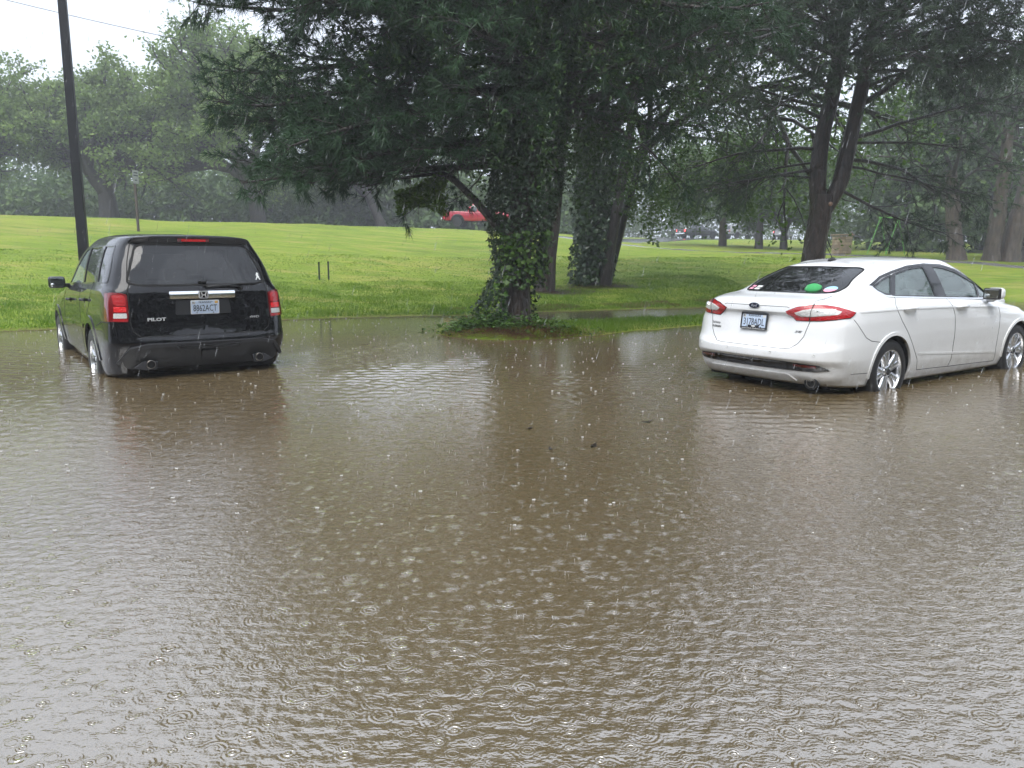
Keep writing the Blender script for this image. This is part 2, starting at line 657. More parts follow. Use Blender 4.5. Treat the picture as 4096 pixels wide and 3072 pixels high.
    return m


_wr = np.random.default_rng(31)
_NA, _NB = 44, 26
_lam = np.r_[.020 * (4.2 ** _wr.uniform(0, 1, _NA)), .075 * (2.8 ** _wr.uniform(0, 1, _NB))]   # rain chop, then wavelets over the deeper water
_ang = np.r_[_wr.uniform(0, np.pi, _NA), RAD(80) + _wr.normal(0, .75, _NB)]
_ph = _wr.uniform(0, 2 * np.pi, _NA + _NB)
_slo = np.r_[np.full(_NA, .115 * math.sqrt(2.0 / _NA)), np.full(_NB, .085 * math.sqrt(2.0 / _NB))] * _wr.uniform(.6, 1.3, _NA + _NB)


def water_z(X, Y, cell=0.0):
    """wind-ruffled surface; ripples too fine for the local cell are left to the bump"""
    X, Y = np.asarray(X, float), np.asarray(Y, float)
    z = np.zeros(np.broadcast(X, Y).shape)
    deep = .15 + .85 * smooth((Y - 3.5) / 5.0)
    for q_, (l_, a_, p_, s_) in enumerate(zip(_lam, _ang, _ph, _slo)):
        k_ = 2 * np.pi / l_
        w_ = smooth((l_ / np.maximum(cell, 1e-4) - 2.2) / 2.5)
        z = z + (w_ if q_ < _NA else w_ * deep) * s_ / k_ * np.sin(k_ * (X * math.cos(a_) + Y * math.sin(a_)) + p_)
    gust = .90 + .30 * np.sin(X * .9 + .4 * Y) * np.sin(Y * .7 - .5 * X + 1) + .18 * np.sin(2.3 * X - 1.7 * Y)
    near = smooth((-terrain(X, Y) - .004) / .10)
    return z * gust * (.25 + .75 * near)


_u = np.r_[-60, -25, -10, -5, -3, -2, -1.5, -1.2, np.linspace(-1.06, 1.06, 430), 1.2, 1.5, 2, 3, 5, 10, 25, 60]
_yr = [1.3]
while _yr[-1] < 24:
    _yr.append(_yr[-1] * 1.0047)
_yr = np.r_[-20, -10, -5, -2, 0, .7, 1.05, _yr, 25.5, 28, 33, 44]
_W = .70 * np.clip(_yr, 1.3, 24) + .45
_X = np.clip(_u[None, :] * _W[:, None], -60, 60)
_X[:, 0], _X[:, -1] = -60, 60
_Y = np.repeat(_yr[:, None], len(_u), 1)
_cell = np.maximum(np.gradient(_X, axis=1), np.gradient(_Y, axis=0))
_Z = water_z(_X, _Y, _cell) * (np.abs(_u)[None, :] < 1.1) * ((_yr > 1.2) & (_yr < 24.2))[:, None]
_nx, _ny = len(_u), len(_yr)
_i = np.arange(_ny - 1)[:, None] * _nx + np.arange(_nx - 1)[None, :]
_Q = np.stack([_i, _i + 1, _i + _nx + 1, _i + _nx], -1).reshape(-1, 4)
water = link('flood_water', mesh_np(np.stack([_X, _Y, _Z], -1).reshape(-1, 3), [_Q], smooth=True), water_material())
water['kind'] = 'structure'


# ---- roads and the footpath: ribbons that follow the ground
def ribbon_ground(name, pts, width, lift, mat, n=140):
    pts = np.array(pts, float)
    d = np.r_[0, np.cumsum(np.hypot(*np.diff(pts, axis=0).T))]
    tt = np.linspace(0, d[-1], n)
    x, y = np.interp(tt, d, pts[:, 0]), np.interp(tt, d, pts[:, 1])
    for _ in range(6):
        x[1:-1] = (x[:-2] + x[1:-1] + x[2:]) / 3
        y[1:-1] = (y[:-2] + y[1:-1] + y[2:]) / 3
    tx, ty = np.gradient(x), np.gradient(y)
    l = np.hypot(tx, ty)
    nx, ny = -ty / l, tx / l
    ks = np.linspace(-.5, .5, 9)
    X = x[:, None] + nx[:, None] * ks * width
    Y = y[:, None] + ny[:, None] * ks * width
    Z = terrain(X, Y, False) + lift * np.where(np.abs(ks) > .49, -1.0, 1.0)
    V = np.stack([X, Y, Z], -1).reshape(-1, 3)
    i = np.arange(n - 1)[:, None] * 9 + np.arange(8)[None, :]
    o = link(name, mesh_np(V, [np.stack([i, i + 9, i + 10, i + 1], -1).reshape(-1, 4)], True), mat)
    o['kind'] = 'structure'
    return o


M_road = pbr('wet_asphalt', (.055, .056, .06), rough=.16, noise=.3, nscale=3.0, bump=.15, bscale=4.0)
M_path = pbr('wet_path', (.20, .195, .19), rough=.22, noise=.25, nscale=5.0, bump=.15, bscale=8.0)
ribbon_ground('road', [(-120, 60), (-60, 60.5), (-25, 61), (-3, 63), (10, 72), (24, 99), (60, 118), (140, 130)], 7.5, .03, M_road)
ribbon_ground('path', [(1.5, 53), (6.9, 50.3), (12.5, 52), (18.2, 49.4), (22.1, 41.2), (24.6, 37), (30, 30)], 1.7, .02, M_path)
# ------------------------------------------------------------------ vegetation
M_needle = leaf_mat('pine_needles', (.020, .052, .026), (.062, .128, .054), rough=.5, transl=.18, vscale=.5)
M_needle2 = leaf_mat('pine_needles_dull', (.028, .056, .032), (.082, .122, .064), rough=.5, transl=.15, vscale=.6)
M_needle_dead = leaf_mat('dead_needles', (.085, .040, .018), (.18, .085, .035), rough=.7, transl=.1, vscale=2.0)
M_leaf_dark = leaf_mat('dark_leaves', (.018, .045, .012), (.055, .115, .020), rough=.35, transl=.3, vscale=.4, spec=.4)
M_leaf_mid = leaf_mat('mid_leaves', (.045, .110, .014), (.130, .225, .030), rough=.4, transl=.35, vscale=.3, spec=.35)
M_leaf_oak = leaf_mat('oak_leaves', (.110, .185, .055), (.280, .380, .115), rough=.45, transl=.45, vscale=.25, spec=.3)
M_leaf_wood = leaf_mat('wood_leaves', (.055, .110, .035), (.130, .200, .055), rough=.5, transl=.25, vscale=.12, spec=.25)
M_ivy = leaf_mat('ivy_leaves', (.010, .028, .012), (.040, .090, .020), rough=.28, transl=.2, vscale=1.2, spec=.5, vary=.3)
M_ivy_bright = leaf_mat('creeper_leaves', (.040, .105, .014), (.110, .210, .028), rough=.3, transl=.3, vscale=2.0, spec=.4)
M_bark_pine = bark_mat('pine_bark', (.010, .008, .007), (.060, .040, .030), 7.0, 2.2, .35)
M_bark_dark = bark_mat('dark_bark', (.008, .007, .006), (.036, .027, .021), 9.0, 1.8, .35)
M_bark_oak = bark_mat('oak_bark', (.012, .010, .009), (.050, .040, .032), 5.0, 1.2, .5)
M_bark_tan = bark_mat('tan_bark', (.040, .032, .026), (.150, .115, .088), 5.0, .9, .5)
M_cut = pbr('cut_wood', (.30, .19, .13), rough=.6, noise=.3, nscale=30)


def leaves_mesh(P, size, R, up=0.35, out=None, aspect=.55):
    """diamond leaves: P (n,3), size scalar or (n,)"""
    n = len(P)
    size = np.broadcast_to(np.asarray(size, float), (n,)) * R.uniform(.65, 1.3, n)
    d = R.normal(size=(n, 3))
    d[:, 2] -= .35
    d = unit(d)
    nrm = R.normal(size=(n, 3))
    nrm[:, 2] += up * 3
    if out is not None:
        nrm = nrm * .6 + out * 1.5
    s = unit(np.cross(d, nrm))
    d = unit(np.cross(nrm, s))
    hl = size[:, None]
    w = hl * aspect * .5
    fold = unit(nrm) * hl * .10
    V = np.stack([P - d * hl * .5, P + s * w - d * hl * .05 + fold, P + d * hl * .5, P - s * w - d * hl * .05 + fold], 1).reshape(-1, 3)
    Q = np.arange(4 * n).reshape(n, 4)
    return V, Q


def lobed_mesh(P, size, R, out, droop=.4):
    """five-lobed ivy leaves facing outwards"""
    n = len(P)
    size = np.broadcast_to(np.asarray(size, float), (n,)) * R.uniform(.45, 1.45, n)
    nrm = unit(out * 1.0 + R.normal(size=(n, 3)) * .45 + np.array([0, 0, .35]))
    dn = np.array([0, 0, -1.0]) + R.normal(size=(n, 3)) * .45
    s = unit(np.cross(dn, nrm))
    d = unit(np.cross(nrm, s))
    shape = [(0, -.28, 0), (.42, -.30, .05), (.30, .02, .02), (.52, .28, .08), (.17, .30, .02), (0, .72, -.12), (-.17, .30, .02), (-.52, .28, .08), (-.30, .02, .02), (-.42, -.30, .05)]
    V = np.stack([P + (s * a + d * b - nrm * c * 1.4) * size[:, None] for a, b, c in shape], 1).reshape(-1, 3)
    k = len(shape)
    return V, np.arange(k * n).reshape(n, k)


def needles_mesh(P, D, R, k=10, ln=(.10, .17), w=.013, spread=.6):
    n = len(P)
    P = np.repeat(P, k, 0)
    D = np.repeat(D, k, 0)
    d = unit(D * 1.05 + R.normal(size=(n * k, 3)) * spread)
    d[:, 2] -= .28
    l = R.uniform(*ln, n * k)[:, None]
    s = unit(np.cross(d, R.normal(size=(n * k, 3)))) * (w * .5)
    V = np.stack([P - s, P + s, P + d * l], 1).reshape(-1, 3)
    return V, np.arange(3 * n * k).reshape(-1, 3)


def wander(p0, d0, length, n, R, wig=.12, droop=0.0, lift=0.0):
    """a bent polyline"""
    pts = [np.array(p0, float)]
    d = unit(np.array(d0, float))
    st = length / (n - 1)
    for i in range(n - 1):
        f = i / (n - 1)
        d = unit(d + R.normal(size=3) * wig + np.array([0, 0, -droop * (1 - f) + lift * f]))
        pts.append(pts[-1] + d * st)
    return np.array(pts)


def along(pts, f):
    k = np.clip(f, 0, .9999) * (len(pts) - 1)
    i = int(k)
    return pts[i] + (pts[i + 1] - pts[i]) * (k - i), unit(pts[i + 1] - pts[i])


class Pine:
    def __init__(self, seed, tk=10, nl=(.10, .17), nw=.013):
        self.R = np.random.default_rng(seed)
        self.T = Tubes()
        self.P, self.D = [], []
        self.tk, self.nl, self.nw = tk, nl, nw

    def limb(self, pts, r0, dens=1.0, bare=.25, sub=.34, twig=.2, subsp=.30, flat=.35, hang=0.0):
        R, T = self.R, self.T
        n = len(pts)
        T.add(pts, np.linspace(r0, max(.006, r0 * .18), n), 7)
        L_ = np.linalg.norm(np.diff(pts, axis=0), axis=1).sum()
        ns = max(3, int(L_ * (1 - bare) / subsp))
        side = 1
        for j in range(ns):
            f = bare + (1 - bare) * (j + R.uniform(0, .9)) / ns
            p, t = along(pts, f)
            side = -side
            h = unit(np.cross(t, [0, 0, 1]))
            d = unit(t * R.uniform(.45, .95) + h * side * R.uniform(.5, 1.1) + np.array([0, 0, R.normal() * flat - hang]))
            sl = L_ * sub * (1.08 - f) * R.uniform(.7, 1.25) + .25
            sp = wander(p, d, sl, 5, R, .12, .05, .10)
            T.add(sp, np.linspace(max(.012, r0 * .28 * (1.1 - f)), .005, 5), 4)
            nt = max(2, int(sl / twig))
            for q in range(nt):
                g = .2 + .8 * (q + R.uniform(0, 1)) / nt
                p2, t2 = along(sp, g)
                d2 = unit(t2 * .8 + R.normal(size=3) * .55 + np.array([0, 0, .12 - hang]))
                tl = R.uniform(.16, .42)
                tp = wander(p2, d2, tl, 3, R, .18, 0, .2)
                T.add(tp[::2], [.006, .003], 3)
                if R.uniform() < dens:
                    self.P += [tp[2], tp[1], (tp[1] + tp[2]) / 2]
                    dd = unit(tp[2] - tp[1])
                    self.D += [dd, dd, dd]
            if R.uniform() < dens:
                self.P.append(sp[-1])
                self.D.append(unit(sp[-1] - sp[-2]))

    def finish(self, root, bark, needle, loc):
        off = np.array(loc)
        me = self.T.mesh()
        me.transform(Matrix.Translation(-Vector(loc)))
        link('branch', me, bark, root)
        V, F = needles_mesh(np.array(self.P) - off, np.array(self.D), self.R, self.tk, self.nl, self.nw)
        link('crown', mesh_np(V, [F]), needle, root)


def trunk_mesh(pts, rad, loc, n=22, rough=.12, seed=0, flare=0.0):
    """knobbly trunk; more rings than control points"""
    R = np.random.default_rng(seed)
    pts, rad = np.array(pts, float), np.array(rad, float)
    m = 46
    d = np.r_[0, np.cumsum(np.linalg.norm(np.diff(pts, axis=0), axis=1))]
    tt = np.linspace(0, d[-1], m)
    P = np.stack([np.interp(tt, d, pts[:, i]) for i in range(3)], 1)
    for _ in range(3):
        P[1:-1] = (P[:-2] + 2 * P[1:-1] + P[2:]) / 4
    r = np.interp(tt, d, rad) * (1 + flare * np.exp(-tt / .35))
    V, Q = tube_arrays(P, r, n)
    V = V.reshape(m, n, 3)
    c = P[:, None, :]
    ang = np.arange(n)[None, :] * 2 * np.pi / n
    h = tt[:, None]
    k = (np.sin(ang * 5 + h * .8 + R.uniform(0, 6)) * .35 + np.sin(ang * 9 - h * 1.3 + R.uniform(0, 6)) * .25 + np.sin(ang * 2 + h * 2.2 + R.uniform(0, 6)) * .4 + R.normal(size=(m, n)) * .25)
    V = c + (V - c) * (1 + rough * k)[..., None]
    me = mesh_np(V.reshape(-1, 3) - np.array(loc), [Q], True)
    return me


# ---- the big ivy-clad pine on the flooded verge
TB = (0.06, 13.75, 0.12)
root = empty('pine_tree', TB, 0, 'huge dark pine with ivy-clad trunk standing at the water edge in the middle', 'tree')
tr_pts = [(0.06, 13.75, -.1), (.05, 13.75, .5), (.10, 13.75, 1.4), (.22, 13.78, 2.6), (.36, 13.8, 4.2), (.52, 13.8, 6.2), (.6, 13.8, 8.5), (.65, 13.8, 11.5)]
link('trunk', trunk_mesh(tr_pts, [.30, .245, .235, .24, .22, .19, .13, .05], TB, rough=.07, seed=3, flare=.35), M_bark_pine, root)
pine = Pine(11, tk=13, nl=(.13, .23), nw=.014)
R = pine.R
tr = np.array(tr_pts)


def on_trunk(z):
    return np.array([np.interp(z, tr[:, 2], tr[:, i]) for i in range(3)])


def dirv(az, el):     # az: 0 = to the right (+X), 90 = away from the camera
    a, e = RAD(az), RAD(el)
    return np.array([math.cos(a) * math.cos(e), math.sin(a) * math.cos(e), math.sin(e)])


for z, az, el, ln in [(2.95, 182, 4, 4.3), (3.2, 196, 6, 4.6), (3.35, 168, 8, 5.2), (3.6, 178, 12, 5.4), (3.9, 205, 14, 4.6), (4.1, 188, 12, 5.8), (4.3, 160, 14, 5.2), (4.55, 175, 16, 6.0),
                      (4.9, 192, 15, 6.1), (5.1, 210, 12, 4.8), (5.3, 170, 18, 6.2), (5.6, 184, 16, 6.5), (5.9, 200, 18, 5.6), (6.2, 165, 20, 5.9), (6.5, 180, 20, 6.6), (6.8, 194, 20, 6.3), (7.2, 172, 22, 6.1), (7.7, 186, 24, 5.9),
                      (8.2, 200, 25, 5.0), (8.8, 176, 28, 4.8), (9.4, 190, 32, 4.0),
                      (3.7, 235, 10, 2.6), (4.4, 250, 14, 2.9), (5.0, 225, 14, 3.8), (5.6, 270, 16, 3.0), (6.1, 240, 18, 3.6), (6.6, 285, 16, 3.2), (7.2, 255, 20, 3.2), (7.9, 300, 20, 3.0), (8.8, 240, 26, 2.8),
                      (3.8, 20, 12, 3.6), (4.3, 345, 12, 3.4), (4.9, 5, 16, 4.2), (5.4, 325, 16, 3.6), (5.9, 20, 18, 4.3), (6.4, 350, 20, 4.2), (6.9, 5, 22, 4.4), (7.4, 330, 22, 3.6), (8.0, 15, 26, 4.0), (8.8, 350, 28, 3.4), (9.6, 20, 34, 3.0),
                      (4.2, 120, 10, 3.6), (5.2, 100, 14, 3.4), (6.2, 130, 16, 3.8), (7.2, 80, 18, 3.4), (8.2, 110, 22, 3.2), (9.5, 140, 30, 2.6), (10.3, 220, 45, 2.0), (10.3, 40, 45, 2.0)]:
    p = on_trunk(z)
    pine.limb(wander(p, dirv(az + R.normal() * 4, el), ln * R.uniform(.92, 1.08), 9, R, .07, .09, .07), .045 + .008 * ln, dens=.86, bare=.12 if ln > 4 else .08, subsp=.165, twig=.125)
# the long low boughs that reach left below the crown
for z, az, el, ln in [(3.0, 178, 3, 4.4), (3.05, 188, 3, 4.6), (3.0, 168, 4, 4.6), (3.15, 182, 5, 5.0), (3.2, 172, 4, 5.2)]:
    pine.limb(wander(on_trunk(z), dirv(az, el), ln, 9, R, .06, .03, .05), .05, dens=.95, bare=.42, flat=.2, subsp=.18, twig=.13)
# the sawn-off leader that slants up to the left and bends into a bough
st = np.array([(-.02, 13.62, 1.62), (-.28, 13.55, 1.86), (-.62, 13.50, 2.25), (-1.0, 13.48, 2.62), (-1.22, 13.46, 2.74), (-2.0, 13.4, 2.63), (-2.6, 13.35, 2.47)])
pine.T.add(st[:5], [.085, .072, .066, .058, .045], 10)
pine.limb(st[3:], .05, dens=.4, bare=.35, flat=.3)
# the long limb that arches right towards the other pine
lm_ = np.array([(.35, 13.7, 3.75), (1.05, 13.7, 3.95), (1.9, 13.8, 4.15), (2.7, 13.9, 4.65), (3.5, 14.1, 4.95), (4.4, 14.4, 5.2), (5.4, 14.8, 5.6)])
pine.limb(lm_, .11, dens=.7, bare=.3, sub=.28)
pine.limb(wander((.5, 13.7, 3.9), dirv(-8, -6), 2.9, 8, R, .08, .08, 0), .05, dens=.8, bare=.2)
_P, _D = np.array(pine.P), np.array(pine.D)      # lower boughs pruned back above the road view
_k = ~((_P[:, 0] > -1.75) & (_P[:, 0] < .1) & (_P[:, 2] < 2.85) & (_P[:, 1] < 14.6))
pine.P, pine.D = list(_P[_k]), list(_D[_k])
pine.finish(root, M_bark_dark, M_needle, TB)

# ivy sleeve
R = np.random.default_rng(5)
n = 24000
zz = R.uniform(0, 1, n) ** .85 * 7.2
ang = R.uniform(0, 2 * np.pi, n)
c = np.stack([np.interp(zz, tr[:, 2], tr[:, i]) for i in range(3)], 1)
out = np.stack([np.cos(ang), np.sin(ang), np.zeros(n)], 1)
lump = .5 + .5 * np.sin(ang * 2 + zz * 2.1) * np.sin(zz * 1.3 + ang) + R.uniform(0, .5, n)
rad = .26 + .15 * lump + .22 * smooth((zz - 1.1) / 1.4) + np.abs(R.normal(size=n)) * .05
left = np.clip(-out[:, 0], 0, 1)
rad += left * np.where(zz < 1.25, .34 * smooth((1.25 - zz) / .9), 0)
bare = (zz < 1.02) & (out[:, 0] > -.28) & (out[:, 1] < .5)
bare &= ~((zz > .78) & (R.uniform(size=n) < .45))
keep = ~bare
P = (c + out * rad[:, None])[keep]
V, F = lobed_mesh(P - np.array(TB), .060, R, out[keep])
link('ivy', mesh_np(V, [F]), M_ivy, root)
k2 = keep & (zz > .55) & (zz < 1.75) & (out[:, 1] < .1) & (R.uniform(size=n) < .34) & (out[:, 0] > -.6)
V, F = lobed_mesh((c + out * (rad + .05)[:, None])[k2] - np.array(TB), .088, R, out[k2])
link('creeper', mesh_np(V, [F]), M_ivy_bright, root)
# hanging curtains of creeper among the boughs
pts = []
for i in range(420):
    a = R.uniform(0, 2 * np.pi)
    rr = R.uniform(.2, 3.4)
    zt = R.uniform(3.2, 7.5)
    x, y = .3 + rr * math.cos(a) * (1.0), 13.75 + rr * math.sin(a) * .7
    ln = R.uniform(.4, 1.3)
    m = int(ln * 70)
    q = np.stack([x + R.normal(size=m) * .10, y + R.normal(size=m) * .10, zt - R.uniform(0, ln, m)], 1)
    pts.append(q)
pts = np.concatenate(pts)
V, F = leaves_mesh(pts - np.array(TB), .085, R)
link('creeper', mesh_np(V, [F]), M_leaf_dark, root)
# broad leaves around the sawn leader
m = 1300
q = np.stack([R.uniform(-2.0, -1.15, m), R.normal(13.5, .22, m), R.uniform(0, 1, m)], 1)
q[:, 2] = 2.55 + .15 * np.sin(q[:, 0] * 4) - R.uniform(0, 1, m) ** 1.6 * (.48 + .2 * np.sin(q[:, 0] * 5 + 1))
V, F = leaves_mesh(q - np.array(TB), .10, R)
link('creeper', mesh_np(V, [F]), M_leaf_mid, root)
_mb = MB()
_mb.lathe([(.10, 0), (.098, .02), (.06, .024), (.0, .026)], Vector((-.02, 13.50, 1.66)) - Vector(TB), (-.75, -.55, -.35), 16)
_mb.build('sawn_end', M_cut, root, True)

# ---- trees just behind it
class Broad:
    def __init__(self, seed):
        self.R = np.random.default_rng(seed)
        self.T = Tubes()
        self.leaf, self.trunkpaths = [], []

    def grow(self, p, d, ln, r, lev, maxlev, nch, spread=.75, droop=0.0, leafy=60, lsig=.35, shrink=.68, up=.1):
        R = self.R
        pts = wander(p, d, ln, 6 if lev < 3 else 4, R, .13 if lev else .05, droop if lev > 1 else 0, up * .5)
        self.T.add(pts, np.linspace(r, r * (.6 if lev < maxlev else .3), len(pts)), 9 if lev == 0 else (6 if lev < 3 else 3))
        if lev >= maxlev:
            k = R.poisson(leafy)
            f = R.uniform(.2, 1.1, k)
            base = np.stack([np.interp(np.clip(f, 0, 1), np.linspace(0, 1, len(pts)), pts[:, i]) for i in range(3)], 1)
            self.leaf.append(base + R.normal(size=(k, 3)) * lsig * np.array([1, 1, .75]))
            return
        c = nch[lev] if lev < len(nch) else 3
        ph = R.uniform(0, 6.28)
        for j in range(c):
            f = R.uniform(.45, 1.0) if lev else R.uniform(.72, 1.0)
            if j == 0:
                f = 1.0
            q, t = along(pts, f)
            a = ph + j * 2.4 + R.normal() * .3
            u = unit(np.cross(t, [.3, .2, .9]))
            v = np.cross(t, u)
            s = spread * R.uniform(.6, 1.25) * (.45 if (j == 0 and lev) else 1)
            nd = unit(t + (u * math.cos(a) + v * math.sin(a)) * s + np.array([0, 0, up]))
            self.grow(q, nd, ln * shrink * R.uniform(.8, 1.2), r * .62 * (.75 + .5 * R.uniform()), lev + 1, maxlev, nch, spread, droop, leafy, lsig, shrink, up)

    def meshes(self, root, loc, bark, leafm, lsize, aspect=.6):
        me = self.T.mesh()
        me.transform(Matrix.Translation(-Vector(loc)))
        link('trunk', me, bark, root)
        P = np.concatenate(self.leaf)
        V, F = leaves_mesh(P - np.array(loc), lsize, self.R, aspect=aspect)
        link('crown', mesh_np(V, [F]), leafm, root)
        return len(P)


def broadleaf(name, label, xy, seed, trunk=3.5, r=.35, lean=(0, 0, 1), maxlev=4, nch=(5, 4, 4, 3), leafy=60, lsig=.4, lsize=.25, bark=None, leafm=None, spread=.8, up=.12, droop=0.0, shrink=.72, group=None, cat='tree', extra=None):
    z = tz(*xy)
    loc = (xy[0], xy[1], z)
    root = empty(name, loc, 0, label, cat, group)
    b = Broad(seed)
    b.grow(np.array([xy[0], xy[1], z - .15]), lean, trunk, r, 0, maxlev, nch, spread, droop, leafy, lsig, shrink, up)
    if extra:
        extra(b)
    b.meshes(root, loc, bark or M_bark_oak, leafm or M_leaf_oak, lsize)
    return root


G2 = 'ivy-grown trees behind the big pine'
broadleaf('broadleaf_tree', 'straight reddish-brown trunk just right of the ivy-clad pine', (1.02, 24.6), 21, trunk=6.0, r=.36, lean=(.02, 0, 1), maxlev=4, nch=(5, 4, 4, 3), leafy=46, lsig=.30, lsize=.16, bark=M_bark_pine, leafm=M_leaf_dark, spread=.8, shrink=.62, group=G2)
tw = broadleaf('broadleaf_tree', 'thick trunk smothered in ivy with a bare leaning stem beside it', (2.75, 26.5), 25, trunk=5.2, r=.36, lean=(.03, 0, 1), maxlev=4, nch=(5, 4, 4, 3), leafy=46, lsig=.32, lsize=.14, bark=M_bark_dark, leafm=M_leaf_dark, spread=.85, shrink=.66, group=G2)
loc = np.array(tw.location)
b = Broad(33)
z0 = float(loc[2])
b.T.add(np.array([(3.15, 26.2, z0 - .1), (3.32, 26.2, z0 + 1.4), (3.6, 26.2, z0 + 3.2), (3.92, 26.3, z0 + 5.4), (4.1, 26.4, z0 + 7.2)]), [.23, .19, .17, .15, .11], 12)
for q in range(9):
    b.grow(np.array((3.8 + .06 * q, 26.3, z0 + 4.4 + .4 * q)), dirv(R.uniform(-60, 60) + 180 * (q % 2), 20), 2.4, .05, 2, 4, (5, 4, 4, 3), .8, .08, 50, .36, .66, .0)
me = b.T.mesh()
me.transform(Matrix.Translation(-Vector(loc)))
link('stem', me, M_bark_dark, tw)
V, F = leaves_mesh(np.concatenate(b.leaf) - loc, .14, R)
link('crown', mesh_np(V, [F]), M_leaf_mid, tw)
n = 5200
zz = R.uniform(0, 1, n) ** .9 * 5.4
ang = R.uniform(0, 2 * np.pi, n)
out = np.stack([np.cos(ang), np.sin(ang), np.zeros(n)], 1)
ctr = np.stack([.03 * zz + np.where(R.uniform(size=n) < .6, -.22, .12), np.zeros(n), zz], 1)
P = ctr + out * (.40 + R.uniform(0, .20, n) + .10 * np.sin(zz * 3 + ang * 2))[:, None]
V, F = lobed_mesh(P, .15, R, out)
link('ivy', mesh_np(V, [F]), M_ivy, tw)

# ---- the forked pine behind the white car
zb = tz(7.55, 19.6)
RP = (7.55, 19.6, zb)
root = empty('pine_tree', RP, 0, 'forked pine with bare branches rising behind the white car', 'tree')
A = [(7.55, 19.6, zb - .15), (7.58, 19.6, zb + .5), (7.66, 19.6, 1.75), (7.74, 19.6, 2.5), (7.74, 19.6, 2.9)]
link('trunk', trunk_mesh(A, [.32, .28, .26, .28, .28], RP, rough=.09, seed=8, flare=.25), M_bark_pine, root)
Bl = [(7.72, 19.6, 2.45), (7.58, 19.6, 3.1), (7.62, 19.62, 4.2), (7.88, 19.65, 5.5), (8.05, 19.7, 7.2), (8.1, 19.7, 9.5), (8.1, 19.7, 12.0)]
link('trunk', trunk_mesh(Bl, [.21, .20, .19, .18, .15, .10, .03], RP, rough=.08, seed=9), M_bark_pine, root)
Br = [(7.76, 19.58, 2.45), (8.15, 19.55, 3.1), (8.32, 19.55, 4.2), (8.5, 19.5, 5.5), (8.72, 19.5, 7.0), (8.85, 19.5, 9.0), (8.9, 19.5, 11.0)]
link('trunk', trunk_mesh(Br, [.21, .19, .18, .165, .14, .09, .03], RP, rough=.08, seed=10), M_bark_pine, root)
_mb = MB()
_mb.lathe([(.055, 0), (.05, .03), (.0, .032)], Vector((7.85, 19.32, 2.66)) - Vector(RP), (.1, -1, .1), 14)
_mb.build('sawn_end', M_cut, root, True)
rp = Pine(17, tk=11, nl=(.11, .19), nw=.015)
R2 = rp.R
BL, BR = np.array(Bl), np.array(Br)


def at_z(P, z):
    return np.array([np.interp(z, P[:, 2], P[:, i]) for i in range(3)])


# (stem, height, azimuth, elevation, length, radius, needle density, bare share)
for S_, z, az, el, ln, r, dn, br in [(BR, 3.75, 4, 6, 3.6, .055, .25, .2), (BR, 4.25, 2, 16, 4.6, .06, .35, .3), (BR, 4.15, -10, -2, 3.3, .04, .3, .25), (BR, 3.05, -22, -26, 3.0, .045, .55, .2), (BR, 3.6, -5, -10, 3.2, .035, .4, .2),
                                     (BR, 5.0, 6, 32, 5.2, .08, .5, .3), (BR, 5.4, -20, 20, 4.4, .05, .55, .25), (BR, 5.9, 12, 25, 5.2, .06, .6, .3), (BR, 6.3, -8, 24, 5.2, .06, .7, .3), (BR, 6.8, 20, 30, 4.6, .05, .8, .25),
                                     (BL, 4.0, 176, 5, 3.6, .05, .3, .25), (BL, 4.7, 180, 26, 3.6, .055, .45, .3), (BL, 5.0, 168, 12, 3.8, .05, .5, .25), (BL, 5.4, 190, 34, 3.2, .08, .6, .25), (BL, 3.5, 186, -6, 3.2, .04, .45, .2), (BL, 3.3, 200, 4, 2.6, .035, .5, .2), (BL, 3.7, 160, -2, 3.0, .035, .45, .2),
                                     (BL, 6.2, 185, 22, 4.4, .06, .8, .2), (BL, 6.7, 172, 26, 4.2, .06, .85, .2), (BL, 7.3, 195, 28, 4.0, .05, .9, .2), (BR, 7.4, 0, 28, 4.6, .06, .85, .2), (BR, 8.0, 15, 32, 4.2, .05, .9, .2),
                                     (BL, 6.0, 260, 8, 3.6, .05, .95, .15), (BL, 6.4, 240, 10, 3.8, .05, .95, .15), (BR, 6.2, 290, 8, 3.6, .05, .95, .15), (BR, 6.7, 270, 10, 3.8, .05, .95, .15), (BL, 7.0, 225, 14, 3.8, .05, .95, .15), (BR, 7.1, 310, 12, 3.8, .05, .95, .15), (BL, 7.6, 250, 16, 3.6, .05, .95, .15), (BR, 7.8, 285, 18, 3.6, .05, .95, .15),
                                     (BL, 8.4, 180, 34, 3.6, .05, .95, .15), (BL, 9.2, 210, 36, 3.2, .05, .95, .15), (BR, 8.8, 0, 36, 3.4, .05, .95, .15), (BR, 9.6, 320, 38, 3.0, .04, .95, .15), (BL, 8.0, 110, 24, 3.6, .05, .9, .15), (BR, 8.3, 70, 26, 3.6, .05, .9, .15), (BL, 10.2, 160, 42, 2.6, .04, .95, .1), (BL, 10.8, 20, 46, 2.4, .04, .95, .1)]:
    rp.limb(wander(at_z(S_, z), dirv(az + R2.normal() * 3, el), ln * 1.12, 9, R2, .08, .05, .03), r, dens=min(1, dn * 1.25 + .1), bare=br, sub=.40, twig=.15, subsp=.19, flat=.5, hang=.12 if dn < .6 else 0)
